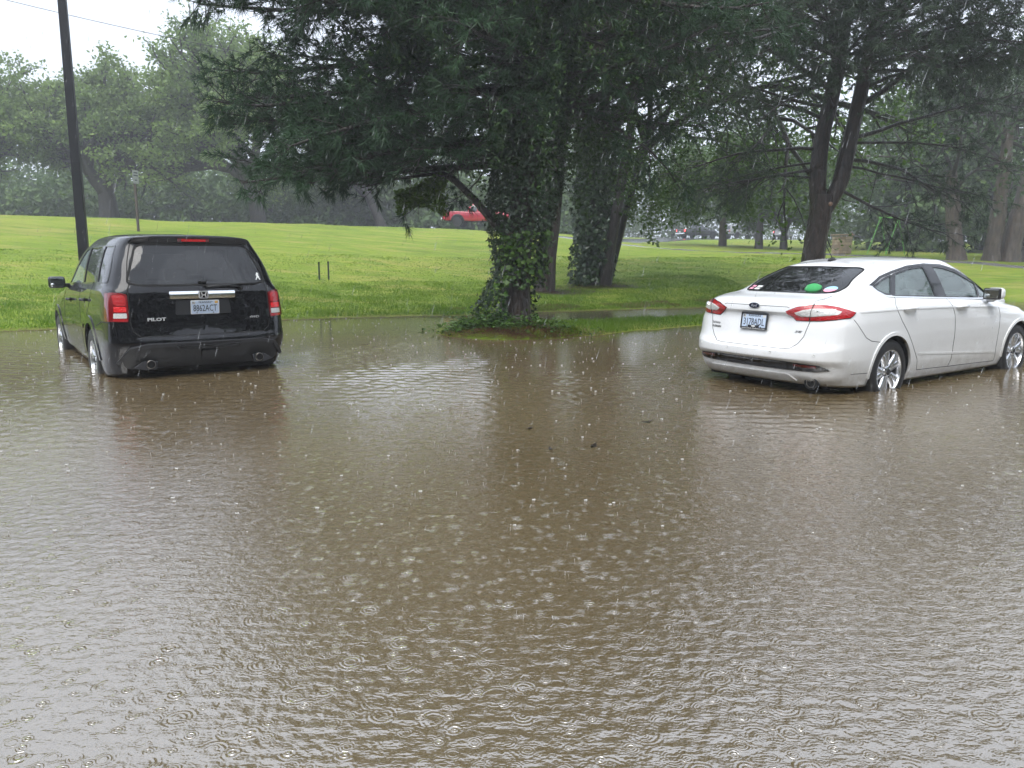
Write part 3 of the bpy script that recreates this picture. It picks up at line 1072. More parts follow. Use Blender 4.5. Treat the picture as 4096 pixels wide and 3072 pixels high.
for S_, z, az, el, ln in [(BL, 5.5, 215, 6, 3.4), (BL, 5.8, 250, 3, 3.4), (BL, 6.1, 280, 4, 3.2), (BR, 5.7, 240, 2, 3.4), (BR, 5.9, 275, 2, 3.4), (BR, 6.1, 305, 4, 3.6), (BR, 5.8, 330, 6, 3.8), (BL, 6.3, 200, 8, 3.8), (BR, 6.6, 345, 10, 4.0), (BL, 6.6, 232, 6, 3.6), (BR, 6.5, 258, 5, 3.4), (BL, 7.1, 262, 8, 3.4), (BR, 7.2, 240, 8, 3.4), (BR, 7.4, 300, 10, 3.6)]:
    rp.limb(wander(at_z(S_, z), dirv(az + R2.normal() * 4, el), ln, 9, R2, .08, .06, .03), .05, dens=1.0, bare=.15, sub=.40, twig=.13, subsp=.17, flat=.5)
rp.finish(root, M_bark_dark, M_needle2, RP)

# ---- oaks on the crest, left
GO = 'old oaks along the road crest'
broadleaf('oak_tree', 'spreading oak behind the lamp pole at the far left', (-29.0, 56), 41, trunk=3.2, r=.75, lean=(.02, 0, 1), maxlev=5, nch=(6, 4, 4, 3, 3), leafy=62, lsig=.32, lsize=.28, spread=1.0, up=.17, shrink=.79, group=GO)
broadleaf('oak_tree', 'tall oak with a thick dark trunk left of the pine boughs', (-18.6, 57), 47, trunk=4.2, r=.62, lean=(-.03, 0, 1), maxlev=5, nch=(6, 4, 4, 3, 3), leafy=58, lsig=.32, lsize=.28, spread=.95, up=.17, shrink=.785, group=GO)
broadleaf('oak_tree', 'low-branching oak cut by the left picture edge', (-38.0, 54), 43, trunk=3.6, r=.6, lean=(.05, 0, 1), maxlev=5, nch=(6, 4, 4, 3, 3), leafy=48, lsig=.27, lsize=.27, spread=1.0, up=.16, shrink=.76, group=GO)
broadleaf('leaning_tree', 'several dark leaning stems beneath the pine boughs near the round sign', (-11.2, 68), 51, trunk=3.6, r=.5, lean=(-.42, 0, 1), maxlev=4, nch=(4, 4, 4, 3), leafy=60, lsig=.55, lsize=.34, spread=.9, up=.1, shrink=.74)

# ---- roadside trees, right of the middle
GR = 'roadside trees right of the middle'
broadleaf('roadside_tree', 'leafy roadside tree with pale brown trunk in front of the black pickup', (17.2, 63.5), 61, trunk=3.6, r=.36, maxlev=4, nch=(6, 5, 4, 4), leafy=52, lsig=.42, lsize=.26, bark=M_bark_tan, leafm=M_leaf_mid, spread=1.0, droop=.10, up=.0, shrink=.74, group=GR)
broadleaf('roadside_tree', 'roadside tree with darker straight trunk, second from the pale one', (18.3, 57.6), 63, trunk=3.2, r=.33, maxlev=4, nch=(5, 5, 4, 4), leafy=44, lsig=.42, lsize=.26, bark=M_bark_oak, leafm=M_leaf_mid, spread=.9, droop=.06, up=.06, shrink=.72, group=GR)
broadleaf('roadside_tree', 'roadside tree forked low into a V, left of the stone pillar', (20.3, 58), 67, trunk=1.6, r=.33, maxlev=4, nch=(3, 5, 4, 4), leafy=46, lsig=.42, lsize=.26, bark=M_bark_oak, leafm=M_leaf_mid, spread=.7, up=.12, shrink=.86, group=GR)
broadleaf('hanging_tree', 'bright green tree with drooping foliage in the gap between both pines', (3.35, 27.6), 71, trunk=6.0, r=.19, lean=(.24, 0, 1), maxlev=4, nch=(6, 5, 4, 4), leafy=40, lsig=.30, lsize=.17, bark=M_bark_dark, leafm=M_leaf_mid, spread=1.0, droop=.16, up=-.05, shrink=.66)

# leaf curtain of that tree, hanging in the gap
_ht = bpy.data.objects['hanging_tree']
_c = []
for q in range(58):
    x = R.uniform(3.7, 8.4)
    low = 1.55 + .9 * abs(math.sin(x * 1.9 + .4)) + .16 * abs(x - 5.0)
    top_ = R.uniform(3.6, 5.6)
    zb_ = low + R.uniform(0, 1.2)
    m = int((top_ - zb_) * 55)
    f_ = R.uniform(0, 1, m)
    y = 27.6 + R.normal() * .8
    _c.append(np.stack([x + R.normal(size=m) * .16 + .1 * np.sin(f_ * 5 + q), y + R.normal(size=m) * .16, zb_ + (top_ - zb_) * f_], 1))
V, F = leaves_mesh(np.concatenate(_c) - np.array(_ht.location), .15, R)
link('foliage', mesh_np(V, [F]), M_leaf_mid, _ht)

# ---- cluster of big stems at the right
z = tz(26.0, 41.5)
loc = (26.0, 41.5, z)
root = empty('clustered_tree', loc, 0, 'cluster of thick peeling brown stems at the right edge', 'tree')
b = Broad(81)
for dx, r, lx, ln in [(-2.1, .38, -.10, 5.0), (-.5, .36, .04, 7.0), (.35, .42, .10, 7.5), (1.15, .38, .24, 7.5), (1.85, .28, .30, 6.5)]:
    p = np.array([26.0 + dx, 41.5 + R.normal() * .3, z - .2])
    pts = wander(p, (lx, 0, 1), ln, 8, R, .05)
    link('trunk', trunk_mesh(pts, np.linspace(r * 1.15, r * .7, 8), loc, rough=.14, seed=int(100 + dx * 10), flare=.3), M_bark_tan if dx < .5 else M_bark_oak, root)
    for q in range(5):
        pp, t = along(pts, R.uniform(.6, 1.0))
        b.grow(pp, unit(t + R.normal(size=3) * .7), 3.6, .11, 2, 4, (5, 4, 4, 3), .85, .08, 60, .5, .72, .05)
me = b.T.mesh()
me.transform(Matrix.Translation(-Vector(loc)))
link('branch', me, M_bark_oak, root)
V, F = leaves_mesh(np.concatenate(b.leaf) - np.array(loc), .26, R)
link('crown', mesh_np(V, [F]), M_leaf_dark, root)


# ---- far woods that read as one mass
def woods(name, spots, seed, lsize, mat, label, m=95):
    R = np.random.default_rng(seed)
    P = []
    T = Tubes()
    for x, y, h, w in spots:
        z = tz(x, y)
        T.add([(x, y, z - .2), (x + R.normal() * .3, y, z + h * .4), (x + R.normal() * .5, y, z + h * .8)], [.3, .22, .08], 6)
        k = 54
        cc = np.stack([x + R.normal(size=k) * w * .33, y + R.normal(size=k) * w * .33, z + h * (.02 + .98 * R.beta(1.15, 1.35, k))], 1)
        for c_ in cc:
            P.append(c_ + R.normal(size=(m, 3)) * np.array([.95, .95, .6]) * (w / 8))
    P = np.concatenate(P)
    V, F = leaves_mesh(P, lsize, R)
    me = T.mesh()
    o = link(name, mesh_np(V, [F]), mat)
    o['kind'] = 'stuff'
    tag(o, label, 'woods')
    s = link('stems', me, M_bark_oak, o)
    return o


woods('woods', [(-60, 70, 6, 8), (-52, 70, 5.5, 8), (-45, 71, 5, 8), (-37, 72, 5.5, 8), (-30, 73, 5, 8), (-22, 72, 5.5, 7), (-14, 74, 5, 7), (-5, 73, 6, 7), (3, 76, 7, 7), (-48, 84, 9, 9), (-38, 88, 8, 9), (-29, 90, 8, 9), (-21, 86, 8, 8), (-14, 84, 9, 9), (-7, 82, 12, 8), (0, 86, 13, 8), (-58, 80, 10, 9), (-68, 76, 10, 9), (7, 92, 14, 9)], 91, .56, M_leaf_wood, 'hazy wood behind the crest road, left half')
woods('woods', [(30, 60, 11, 8), (35, 57, 13, 8), (40, 54, 14, 8), (45, 52, 14, 8), (33, 68, 15, 9), (40, 66, 16, 10), (26, 126, 16, 12), (44, 128, 18, 12), (12, 124, 18, 12), (48, 62, 17, 10), (60, 132, 18, 12), (54, 58, 16, 9), (18, 130, 12, 12), (34, 126, 13, 12), (52, 126, 13, 12), (72, 122, 16, 12), (4, 120, 12, 10), (64, 84, 15, 12), (52, 92, 14, 10)], 93, .56, M_leaf_wood, 'hazy wood closing off the right side behind the swings')
woods('woods', [(-44, -20, 14, 9), (-36, -23, 15, 9), (-28, -24, 15, 9), (-20, -25, 15, 9), (-12, -24, 15, 9), (-4, -25, 16, 9), (4, -24, 16, 9), (11, -23, 17, 9), (17, -20, 17, 9), (23, -17, 17, 9), (28, -12, 17, 9), (33, -7, 16, 9), (37, -1, 15, 9), (40, 6, 14, 9), (43, 13, 13, 9)], 97, 2.0, M_leaf_wood, 'added belt of trees behind the viewer, put in to darken reflections in paint and glass', 28)  # added out of view so the black paint mirrors dark crowns, not sky
# ------------------------------------------------------------------ grass, litter, weeds
M_grass = leaf_mat('grass_blades', (.080, .185, .010), (.200, .310, .028), rough=.5, transl=.35, vscale=.5, spec=.3)
M_grass_dry = leaf_mat('dry_grass', (.14, .11, .045), (.26, .21, .09), rough=.7, transl=.2, vscale=1.0)
M_litter = leaf_mat('dark_litter', (.030, .018, .010), (.085, .050, .028), rough=.6, transl=.05, vscale=2.0)
Rg = np.random.default_rng(77)


def blades(X, Y, h, w, R):
    n = len(X)
    Z = terrain(X, Y)
    a = R.uniform(0, 2 * np.pi, n)
    s = np.stack([np.cos(a), np.sin(a), np.zeros(n)], 1) * (w * .5)[:, None]
    P = np.stack([X, Y, Z - .01], 1)
    l = R.normal(size=(n, 3)) * np.array([.45, .45, .0])
    l[:, 2] = 1
    tip = P + unit(l) * h[:, None]
    V = np.stack([P - s, P + s, tip], 1).reshape(-1, 3)
    return V, np.arange(3 * n).reshape(n, 3)


def scatter(n, xa, xb, s0, s1, power=1.0):
    X = Rg.uniform(xa, xb, n)
    Y = np.interp(X, SHX, SHY) + s0 + (s1 - s0) * Rg.uniform(0, 1, n) ** power
    k = terrain(X, Y) > .012
    return X[k], Y[k]


X1, Y1 = scatter(150000, -13, 8, -.6, 9, 1.5)
X2, Y2 = scatter(60000, -20, 16, 6, 17, 1.0)
m = 26000
t = Rg.uniform(0, 1, m) ** 1.1 * (len(RIDGE) - 1)
i = t.astype(int)
i = np.minimum(i, len(RIDGE) - 2)
f = t - i
cx = RIDGE[i, 0] + (RIDGE[i + 1, 0] - RIDGE[i, 0]) * f
cyy = RIDGE[i, 1] + (RIDGE[i + 1, 1] - RIDGE[i, 1]) * f
wdt = RIDGE[i, 2] + (RIDGE[i + 1, 2] - RIDGE[i, 2]) * f
u = Rg.uniform(-1, 1, m)
X3, Y3 = cx - .5 * wdt * u, cyy + wdt * u
k = terrain(X3, Y3) > .006
litter_zone = np.exp(-(((X3 - .2) / 1.2) ** 2 + ((Y3 - 12.95) / .7) ** 2))
k &= Rg.uniform(size=m) > litter_zone * .55
X3, Y3 = X3[k], Y3[k]
d2 = .5 + np.clip(Y2 / 30, .5, 2)
X, Y = np.r_[X1, X2, X3], np.r_[Y1, Y2, Y3]
Hh = np.r_[Rg.uniform(.04, .10, len(X1)), Rg.uniform(.03, .06, len(X2)), Rg.uniform(.05, .13, len(X3))]
Ww = np.r_[np.full(len(X1), .016), .022 * d2, np.full(len(X3), .014)]
clump = .6 + .5 * np.abs(wob(X * 1.3, Y * 1.3)) * .6
V, F = blades(X, Y, Hh * clump, Ww, Rg)
g = link('grass', mesh_np(V, [F]), M_grass)
g['kind'] = 'stuff'
tag(g, 'rain-soaked green grass of the lawn and verge', 'grass')
# rusty pine litter round the ivy-clad trunk
m = 11000
X = Rg.normal(.2, .75, m)
Y = Rg.normal(12.95, .38, m)
k = terrain(X, Y) > .0
X, Y = X[k], Y[k]
m = len(X)
Z = terrain(X, Y) + Rg.uniform(.004, .03, m)
P = np.stack([X, Y, Z], 1)
a = Rg.uniform(0, 2 * np.pi, m)
d = np.stack([np.cos(a), np.sin(a), Rg.normal(size=m) * .15], 1) * Rg.uniform(.05, .11, m)[:, None]
s = np.stack([-np.sin(a), np.cos(a), np.zeros(m)], 1) * .007
V = np.stack([P - s, P + s, P + d], 1).reshape(-1, 3)
g = link('pine_litter', mesh_np(V, [np.arange(3 * m).reshape(m, 3)]), M_needle_dead)
g['kind'] = 'stuff'
tag(g, 'rust-brown needle litter around the ivy-clad trunk', 'litter')
# dry tufts along the water edge
X, Y = scatter(16000, -1.5, 7, -.1, 1.6)
k = wob(X * 1.1, Y * 1.1) > .5
V, F = blades(X[k], Y[k], Rg.uniform(.04, .09, k.sum()), np.full(k.sum(), .016), Rg)
g = link('dry_grass', mesh_np(V, [F]), M_grass_dry)
g['kind'] = 'stuff'
tag(g, 'straw-coloured dead grass near the far waterline', 'grass')
# leafy weeds at the tree foot
m = 1700
X = np.r_[Rg.normal(-.62, .34, m // 2), Rg.normal(.05, .55, m // 2)]
Y = np.r_[Rg.normal(13.35, .24, m // 2), Rg.normal(13.2, .22, m // 2)]
P = np.stack([X, Y, np.maximum(terrain(X, Y), .01) + np.abs(Rg.normal(size=m)) * .10], 1)
V, F = leaves_mesh(P, .085, Rg, up=1.0)
g = link('weeds', mesh_np(V, [F]), M_ivy_bright)
g['kind'] = 'stuff'
tag(g, 'low leafy weeds at the foot of the ivy-clad trunk', 'weeds')

# brown flotsam stranded along the waterline
X = Rg.uniform(-9.5, 8, 60000)
Y = np.where(Rg.uniform(size=60000) < .6, np.interp(X, SHX, SHY) + Rg.normal(0, .35, 60000), np.interp(X, RIDGE[:, 0], RIDGE[:, 1]) + Rg.uniform(-1.7, 1.4, 60000))
Zt = terrain(X, Y)
k = (Zt > -.012) & (Zt < .022)
X, Y, Zt = X[k][:7000], Y[k][:7000], Zt[k][:7000]
m = len(X)
P = np.stack([X, Y, np.maximum(Zt, 0) + .006], 1)
a = Rg.uniform(0, 2 * np.pi, m)
d = np.stack([np.cos(a), np.sin(a), Rg.normal(size=m) * .1], 1) * Rg.uniform(.03, .10, m)[:, None]
s = np.stack([-np.sin(a), np.cos(a), np.zeros(m)], 1) * .009
V = np.stack([P - s, P + s, P + d], 1).reshape(-1, 3)
g = link('flotsam', mesh_np(V, [np.arange(3 * m).reshape(m, 3)]), M_grass_dry)
g['kind'] = 'stuff'
tag(g, 'straw and needles stranded along the waterline', 'flotsam')

# bare soil litter below the two trunks behind
m = 7000
c_ = np.array([(1.02, 24.4), (2.9, 26.2), (7.6, 19.4)])[Rg.integers(0, 3, m)]
X, Y = c_[:, 0] + Rg.normal(.25, .75, m), c_[:, 1] + Rg.normal(-.2, .45, m)
P = np.stack([X, Y, terrain(X, Y) + Rg.uniform(.01, .05, m)], 1)
a = Rg.uniform(0, 2 * np.pi, m)
d = np.stack([np.cos(a), np.sin(a), Rg.normal(size=m) * .1], 1) * Rg.uniform(.08, .18, m)[:, None]
s = np.stack([-np.sin(a), np.cos(a), np.zeros(m)], 1) * .016
V = np.stack([P - s, P + s, P + d], 1).reshape(-1, 3)
g = link('leaf_litter', mesh_np(V, [np.arange(3 * m).reshape(m, 3)]), M_litter)
g['kind'] = 'stuff'
tag(g, 'dark leaf litter on the soil around the trunks behind', 'litter')
# ------------------------------------------------------------------ vehicle tools
def pchip(xk, Y, xq):
    """monotone cubic through (xk, Y[k,...]) at xq"""
    Y = np.asarray(Y, float)
    h = np.diff(xk)
    sh = (slice(None),) + (None,) * (Y.ndim - 1)
    dl = np.diff(Y, axis=0) / h[sh]
    d = np.zeros_like(Y)
    w1 = (2 * h[1:] + h[:-1])[sh]
    w2 = (h[1:] + 2 * h[:-1])[sh]
    a, b = dl[:-1], dl[1:]
    with np.errstate(divide='ignore', invalid='ignore'):
        m = (w1 + w2) / (w1 / a + w2 / b)
    d[1:-1] = np.where(a * b > 0, m, 0)
    d[0], d[-1] = dl[0], dl[-1]
    i = np.clip(np.searchsorted(xk, xq, side='right') - 1, 0, len(xk) - 2)
    t = (xq - xk[i]) / h[i]
    tt, hh = t[sh], h[i][sh]
    return ((2 * tt**3 - 3 * tt**2 + 1) * Y[i] + (tt**3 - 2 * tt**2 + tt) * hh * d[i] + (-2 * tt**3 + 3 * tt**2) * Y[i + 1] + (tt**3 - tt**2) * hh * d[i + 1])


def pt_in_poly(P, poly):
    x, y = P[:, 0], P[:, 1]
    n = len(poly)
    r = np.zeros(len(P), bool)
    for i in range(n):
        x1, y1 = poly[i]
        x2, y2 = poly[(i + 1) % n]
        if y1 == y2:
            continue
        c = ((y1 > y) != (y2 > y)) & (x < (x2 - x1) * (y - y1) / (y2 - y1) + x1)
        r ^= c
    return r


def near_on_poly(p, poly):
    best, q = 1e9, None
    n = len(poly)
    for i in range(n):
        a, b = np.array(poly[i]), np.array(poly[(i + 1) % n])
        ab = b - a
        t = np.clip(np.dot(p - a, ab) / (np.dot(ab, ab) + 1e-12), 0, 1)
        c = a + ab * t
        d = np.hypot(*(p - c))
        if d < best:
            best, q = d, c
    return q


def resample(poly, step, closed=True):
    out = []
    n = len(poly)
    for i in range(n if closed else n - 1):
        a, b = np.array(poly[i], float), np.array(poly[(i + 1) % n], float)
        k = max(1, int(math.ceil(np.linalg.norm(b - a) / step)))
        for j in range(k):
            out.append(a + (b - a) * j / k)
    if not closed:
        out.append(np.array(poly[-1], float))
    return np.array(out)


def rounded(poly, r, seg=4):
    """polygon with its corners rounded"""
    out = []
    n = len(poly)
    for i in range(n):
        p0, p1, p2 = (np.array(poly[(i + k) % n], float) for k in (-1, 0, 1))
        a, b = p0 - p1, p2 - p1
        rr = min(r, np.linalg.norm(a) * .45, np.linalg.norm(b) * .45)
        A, B = p1 + unit(a) * rr, p1 + unit(b) * rr
        for k in range(seg + 1):
            t = k / seg
            out.append((1 - t) ** 2 * A + 2 * t * (1 - t) * p1 + t * t * B)
    return np.array(out)


class Body:
    """a shell lofted through rows of control points running rear centre -> side -> front centre"""

    def __init__(self, rows, nu=150, nv=64, sharp=()):
        Rr = np.array(rows, float)
        du = np.linalg.norm(np.diff(Rr, axis=1), axis=2).mean(0)
        dv = np.linalg.norm(np.diff(Rr, axis=0), axis=2).mean(1)
        uk, vk = np.r_[0, np.cumsum(du)], np.r_[0, np.cumsum(dv)]
        uq = np.unique(np.concatenate([np.linspace(0, uk[-1], nu), uk]))
        vq = np.unique(np.concatenate([np.linspace(0, vk[-1], nv), vk]))
        G = pchip(vk, Rr, vq)
        G = pchip(uk, G.swapaxes(0, 1), uq)
        self.G = G
        nu, nv = G.shape[:2]
        self.nu, self.nv = nu, nv
        V = G.reshape(-1, 3)
        i = np.arange(nu - 1)[:, None] * nv + np.arange(nv - 1)[None, :]
        Q = np.stack([i, i + nv, i + nv + 1, i + 1], -1).reshape(-1, 4)
        Vm = V * np.array([1, -1, 1])
        bm = bmesh.new()
        VV = np.concatenate([V, Vm])
        bv = [bm.verts.new(v) for v in VV]
        b = len(V)
        for q in Q:
            for f in (q[::-1], q + b):
                try:
                    bm.faces.new([bv[k] for k in f])
                except ValueError:
                    pass
        bmesh.ops.remove_doubles(bm, verts=bm.verts[:], dist=1e-4)
        bmesh.ops.dissolve_degenerate(bm, edges=bm.edges[:], dist=1e-4)
        bmesh.ops.recalc_face_normals(bm, faces=bm.faces[:])
        self.bm = bm
        self.tree = BVHTree.FromBMesh(bm)

    def cast(self, axis, p, side=1):
        """axis 'y': p=(x,z) seen from side; 'x': p=(y,z) seen from the rear (side=1) or front; 'z': p=(x,y) from above"""
        if axis == 'y':
            h = self.tree.ray_cast(Vector((p[0], side * 3, p[1])), Vector((0, -side, 0)))
        elif axis == 'x':
            h = self.tree.ray_cast(Vector((-3 if side > 0 else 9, p[0], p[1])), Vector((side, 0, 0)))
        else:
            h = self.tree.ray_cast(Vector((p[0], p[1], 5)), Vector((0, 0, -1)))
        if h[0] is None:
            return None, None
        n = h[1]
        # make the normal face the eye of the projection
        d = {'y': Vector((0, side, 0)), 'x': Vector((-side, 0, 0)), 'z': Vector((0, 0, 1))}[axis]
        if n.dot(d) < 0:
            n = -n
        return h[0], n

    def safe(self, axis, p, side, centre):
        p = np.array(p, float)
        for k in range(30):
            h, n = self.cast(axis, p, side)
            if h is not None:
                return h, n
            p = p + (np.array(centre) - p) * .06
        return None, None

    def patch(self, name, poly, axis, side, off, mat, parent, step=.04, skirt=.012, smooth_=True, deform=None):
        """closed piece lying on the shell, standing 'off' proud of it"""
        poly = resample(poly, step)
        c = poly.mean(0)
        lo, hi = poly.min(0), poly.max(0)
        gx, gy = np.meshgrid(np.arange(lo[0] + step / 2, hi[0], step), np.arange(lo[1] + step / 2, hi[1], step))
        g = np.stack([gx.ravel(), gy.ravel()], 1)
        if len(g):
            g = g[pt_in_poly(g, poly)]
            if len(g):
                dmin = np.min(np.hypot(g[:, None, 0] - poly[None, :, 0], g[:, None, 1] - poly[None, :, 1]), 1)
                g = g[dmin > step * .45]
        pts = np.concatenate([poly, g]) if len(g) else poly
        n = len(poly)
        edges = [(i, (i + 1) % n) for i in range(n)]
        vs_, _, fs, *_r = delaunay_2d_cdt([Vector(p) for p in pts], edges, [list(range(n))], 1, 1e-6)
        top, bot = [], []
        for v in vs_:
            h, nn = self.safe(axis, v, side, c)
            if h is None:
                h, nn = Vector((0, 0, 0)), Vector((0, 0, 1))
            o_ = off if deform is None else off + deform(v[0], v[1])
            top.append(h + nn * o_)
            bot.append(h + nn * (off - skirt))
        m = len(top)
        F = [tuple(f) for f in fs]
        # boundary edges -> skirt
        cnt = {}
        for f in F:
            for a, b in zip(f, f[1:] + f[:1]):
                cnt[(a, b)] = 1
        S = [(b, a, a + m, b + m) for (a, b) in cnt if (b, a) not in cnt]
        me = mesh_py(top + bot, F + S, smooth_)
        bmx = bmesh.new()
        bmx.from_mesh(me)
        bmesh.ops.recalc_face_normals(bmx, faces=bmx.faces[:])
        # faces must look outwards
        d = {'y': Vector((0, side, 0)), 'x': Vector((-side, 0, 0)), 'z': Vector((0, 0, 1))}[axis]
        bmx.faces.ensure_lookup_table()
        s = sum(f.normal.dot(d) * f.calc_area() for f in list(bmx.faces)[:len(F)])
        if s < 0:
            bmesh.ops.reverse_faces(bmx, faces=bmx.faces[:])
        for e in bmx.edges:
            if len(e.link_faces) == 2 and e.calc_face_angle(0) > .9:
                e.smooth = False
        loose = [v for v in bmx.verts if not v.link_faces]
        bmesh.ops.delete(bmx, geom=loose, context='VERTS')
        bmx.to_mesh(me)
        bmx.free()
        return link(name, me, mat, parent)

    def strip(self, name, line, axis, side, width, off, mat, parent, closed=False, step=.03, thick=0.004, w2=None):
        """a raised (or gap-filling) band along a line on the shell"""
        P = resample(line, step, closed)
        n = len(P)
        H, NN = [], []
        c = P.mean(0)
        for p in P:
            h, nn = self.safe(axis, p, side, c)
            H.append(np.array(h if h is not None else (0, 0, 0)))
            NN.append(np.array(nn if nn is not None else (0, 0, 1)))
        H, NN = np.array(H), np.array(NN)
        if closed:
            T = np.roll(H, -1, 0) - np.roll(H, 1, 0)
        else:
            T = np.gradient(H, axis=0)
        S = unit(np.cross(NN, T))
        w = width / 2
        V, F = [], []
        for i in range(n):
            a, b = H[i] + S[i] * w, H[i] - S[i] * w
            V += [a + NN[i] * (off - thick), a + NN[i] * off, b + NN[i] * off, b + NN[i] * (off - thick)]
        for i in range(n if closed else n - 1):
            j = (i + 1) % n
            for k in range(3):
                F.append((4 * i + k, 4 * i + k + 1, 4 * j + k + 1, 4 * j + k))
        me = mesh_py(V, F, False)
        bmx = bmesh.new()
        bmx.from_mesh(me)
        bmesh.ops.recalc_face_normals(bmx, faces=bmx.faces[:])
        bmx.to_mesh(me)
        bmx.free()
        return link(name, me, mat, parent)

    def hole(self, poly, axis, side, ymin=0.0):
        """cut an opening and pull its rim onto the outline"""
        poly = np.asarray(poly, float)
        bm = self.bm
        ax = {'y': (0, 2), 'x': (1, 2), 'z': (0, 1)}[axis]
        bm.faces.ensure_lookup_table()
        Cn = np.array([f.calc_center_median() for f in bm.faces])
        Nn = np.array([f.normal for f in bm.faces])
        ok = pt_in_poly(Cn[:, ax], poly)
        if axis == 'y':
            ok &= (Cn[:, 1] * side > ymin)
        elif axis == 'x':
            ok &= (Cn[:, 0] < ymin) if side > 0 else (Cn[:, 0] > ymin)
        else:
            ok &= Cn[:, 2] > ymin
        dele = [bm.faces[i] for i in np.nonzero(ok)[0]]
        rim = {v for f in dele for v in f.verts}
        bmesh.ops.delete(bm, geom=dele, context='FACES')
        pl = resample(poly, .02)
        for v in rim:
            if not v.is_valid or not v.link_faces:
                continue
            p = np.array([v.co[ax[0]], v.co[ax[1]]])
            q = near_on_poly(p, poly)
            h, n = self.cast(axis, q, side)
            if h is not None and (h - v.co).length < .12:
                v.co = h
        bmesh.ops.delete(bm, geom=[v for v in bm.verts if not v.link_faces], context='VERTS')

    def build(self, name, mat, inner, parent, thick=.02):
        me = bpy.data.meshes.new(name)
        self.bm.normal_update()
        self.bm.to_mesh(me)
        me.polygons.foreach_set('use_smooth', np.full(len(me.polygons), True))
        o = link(name, me, [mat, inner], parent)
        m = o.modifiers.new('shell', 'SOLIDIFY')
        m.thickness = thick
        m.offset = -1
        m.material_offset = 1
        m.material_offset_rim = 0
        return o


def arc(cx, cz, r, a0, a1, n=24, rz=None):
    rz = rz or r
    return [(cx + r * math.cos(RAD(a0 + (a1 - a0) * i / n)), cz + rz * math.sin(RAD(a0 + (a1 - a0) * i / n))) for i in range(n + 1)]


def text_mesh(txt, size, depth=.001, font_shear=0.0, sx=1.0, bold=0.0):
    cu = bpy.data.curves.new('t', 'FONT')
    cu.body = txt
    cu.size = size
    cu.align_x = 'CENTER'
    cu.align_y = 'CENTER'
    cu.extrude = depth
    cu.shear = font_shear
    cu.offset = bold
    cu.resolution_u = 2
    o = bpy.data.objects.new('t', cu)
    C.objects.link(o)
    dg = bpy.context.evaluated_depsgraph_get()
    dg.update()
    me = bpy.data.meshes.new_from_object(o.evaluated_get(dg))
    bpy.data.objects.remove(o)
    if sx != 1.0:
        for v in me.vertices:
            v.co.x *= sx
    return me


def letters(name, txt, size, pos, normal, mat, parent, sx=1.0, shear=0.0, depth=.0012, bold=0.0, up=(0, 0, 1), fit=None):
    me = text_mesh(txt, size, depth, shear, sx, bold)
    if fit:
        xs_ = [v.co.x for v in me.vertices]
        ys_ = [v.co.y for v in me.vertices]
        fx, fy = fit[0] / (max(xs_) - min(xs_)), fit[1] / (max(ys_) - min(ys_))
        cx, cy_ = (max(xs_) + min(xs_)) / 2, (max(ys_) + min(ys_)) / 2
        for v in me.vertices:
            v.co.x = (v.co.x - cx) * fx
            v.co.y = (v.co.y - cy_) * fy
    z = Vector(normal).normalized()
    x = Vector(up).cross(z).normalized()
    y = z.cross(x)
    M = Matrix((x, y, z)).transposed().to_4x4()
    M.translation = Vector(pos)
    me.transform(M)
    me.materials.clear()
    return link(name, me, mat, parent)


def frame_at(b, axis, p, side=1):
    h, n = b.cast(axis, p, side)
    return h, n


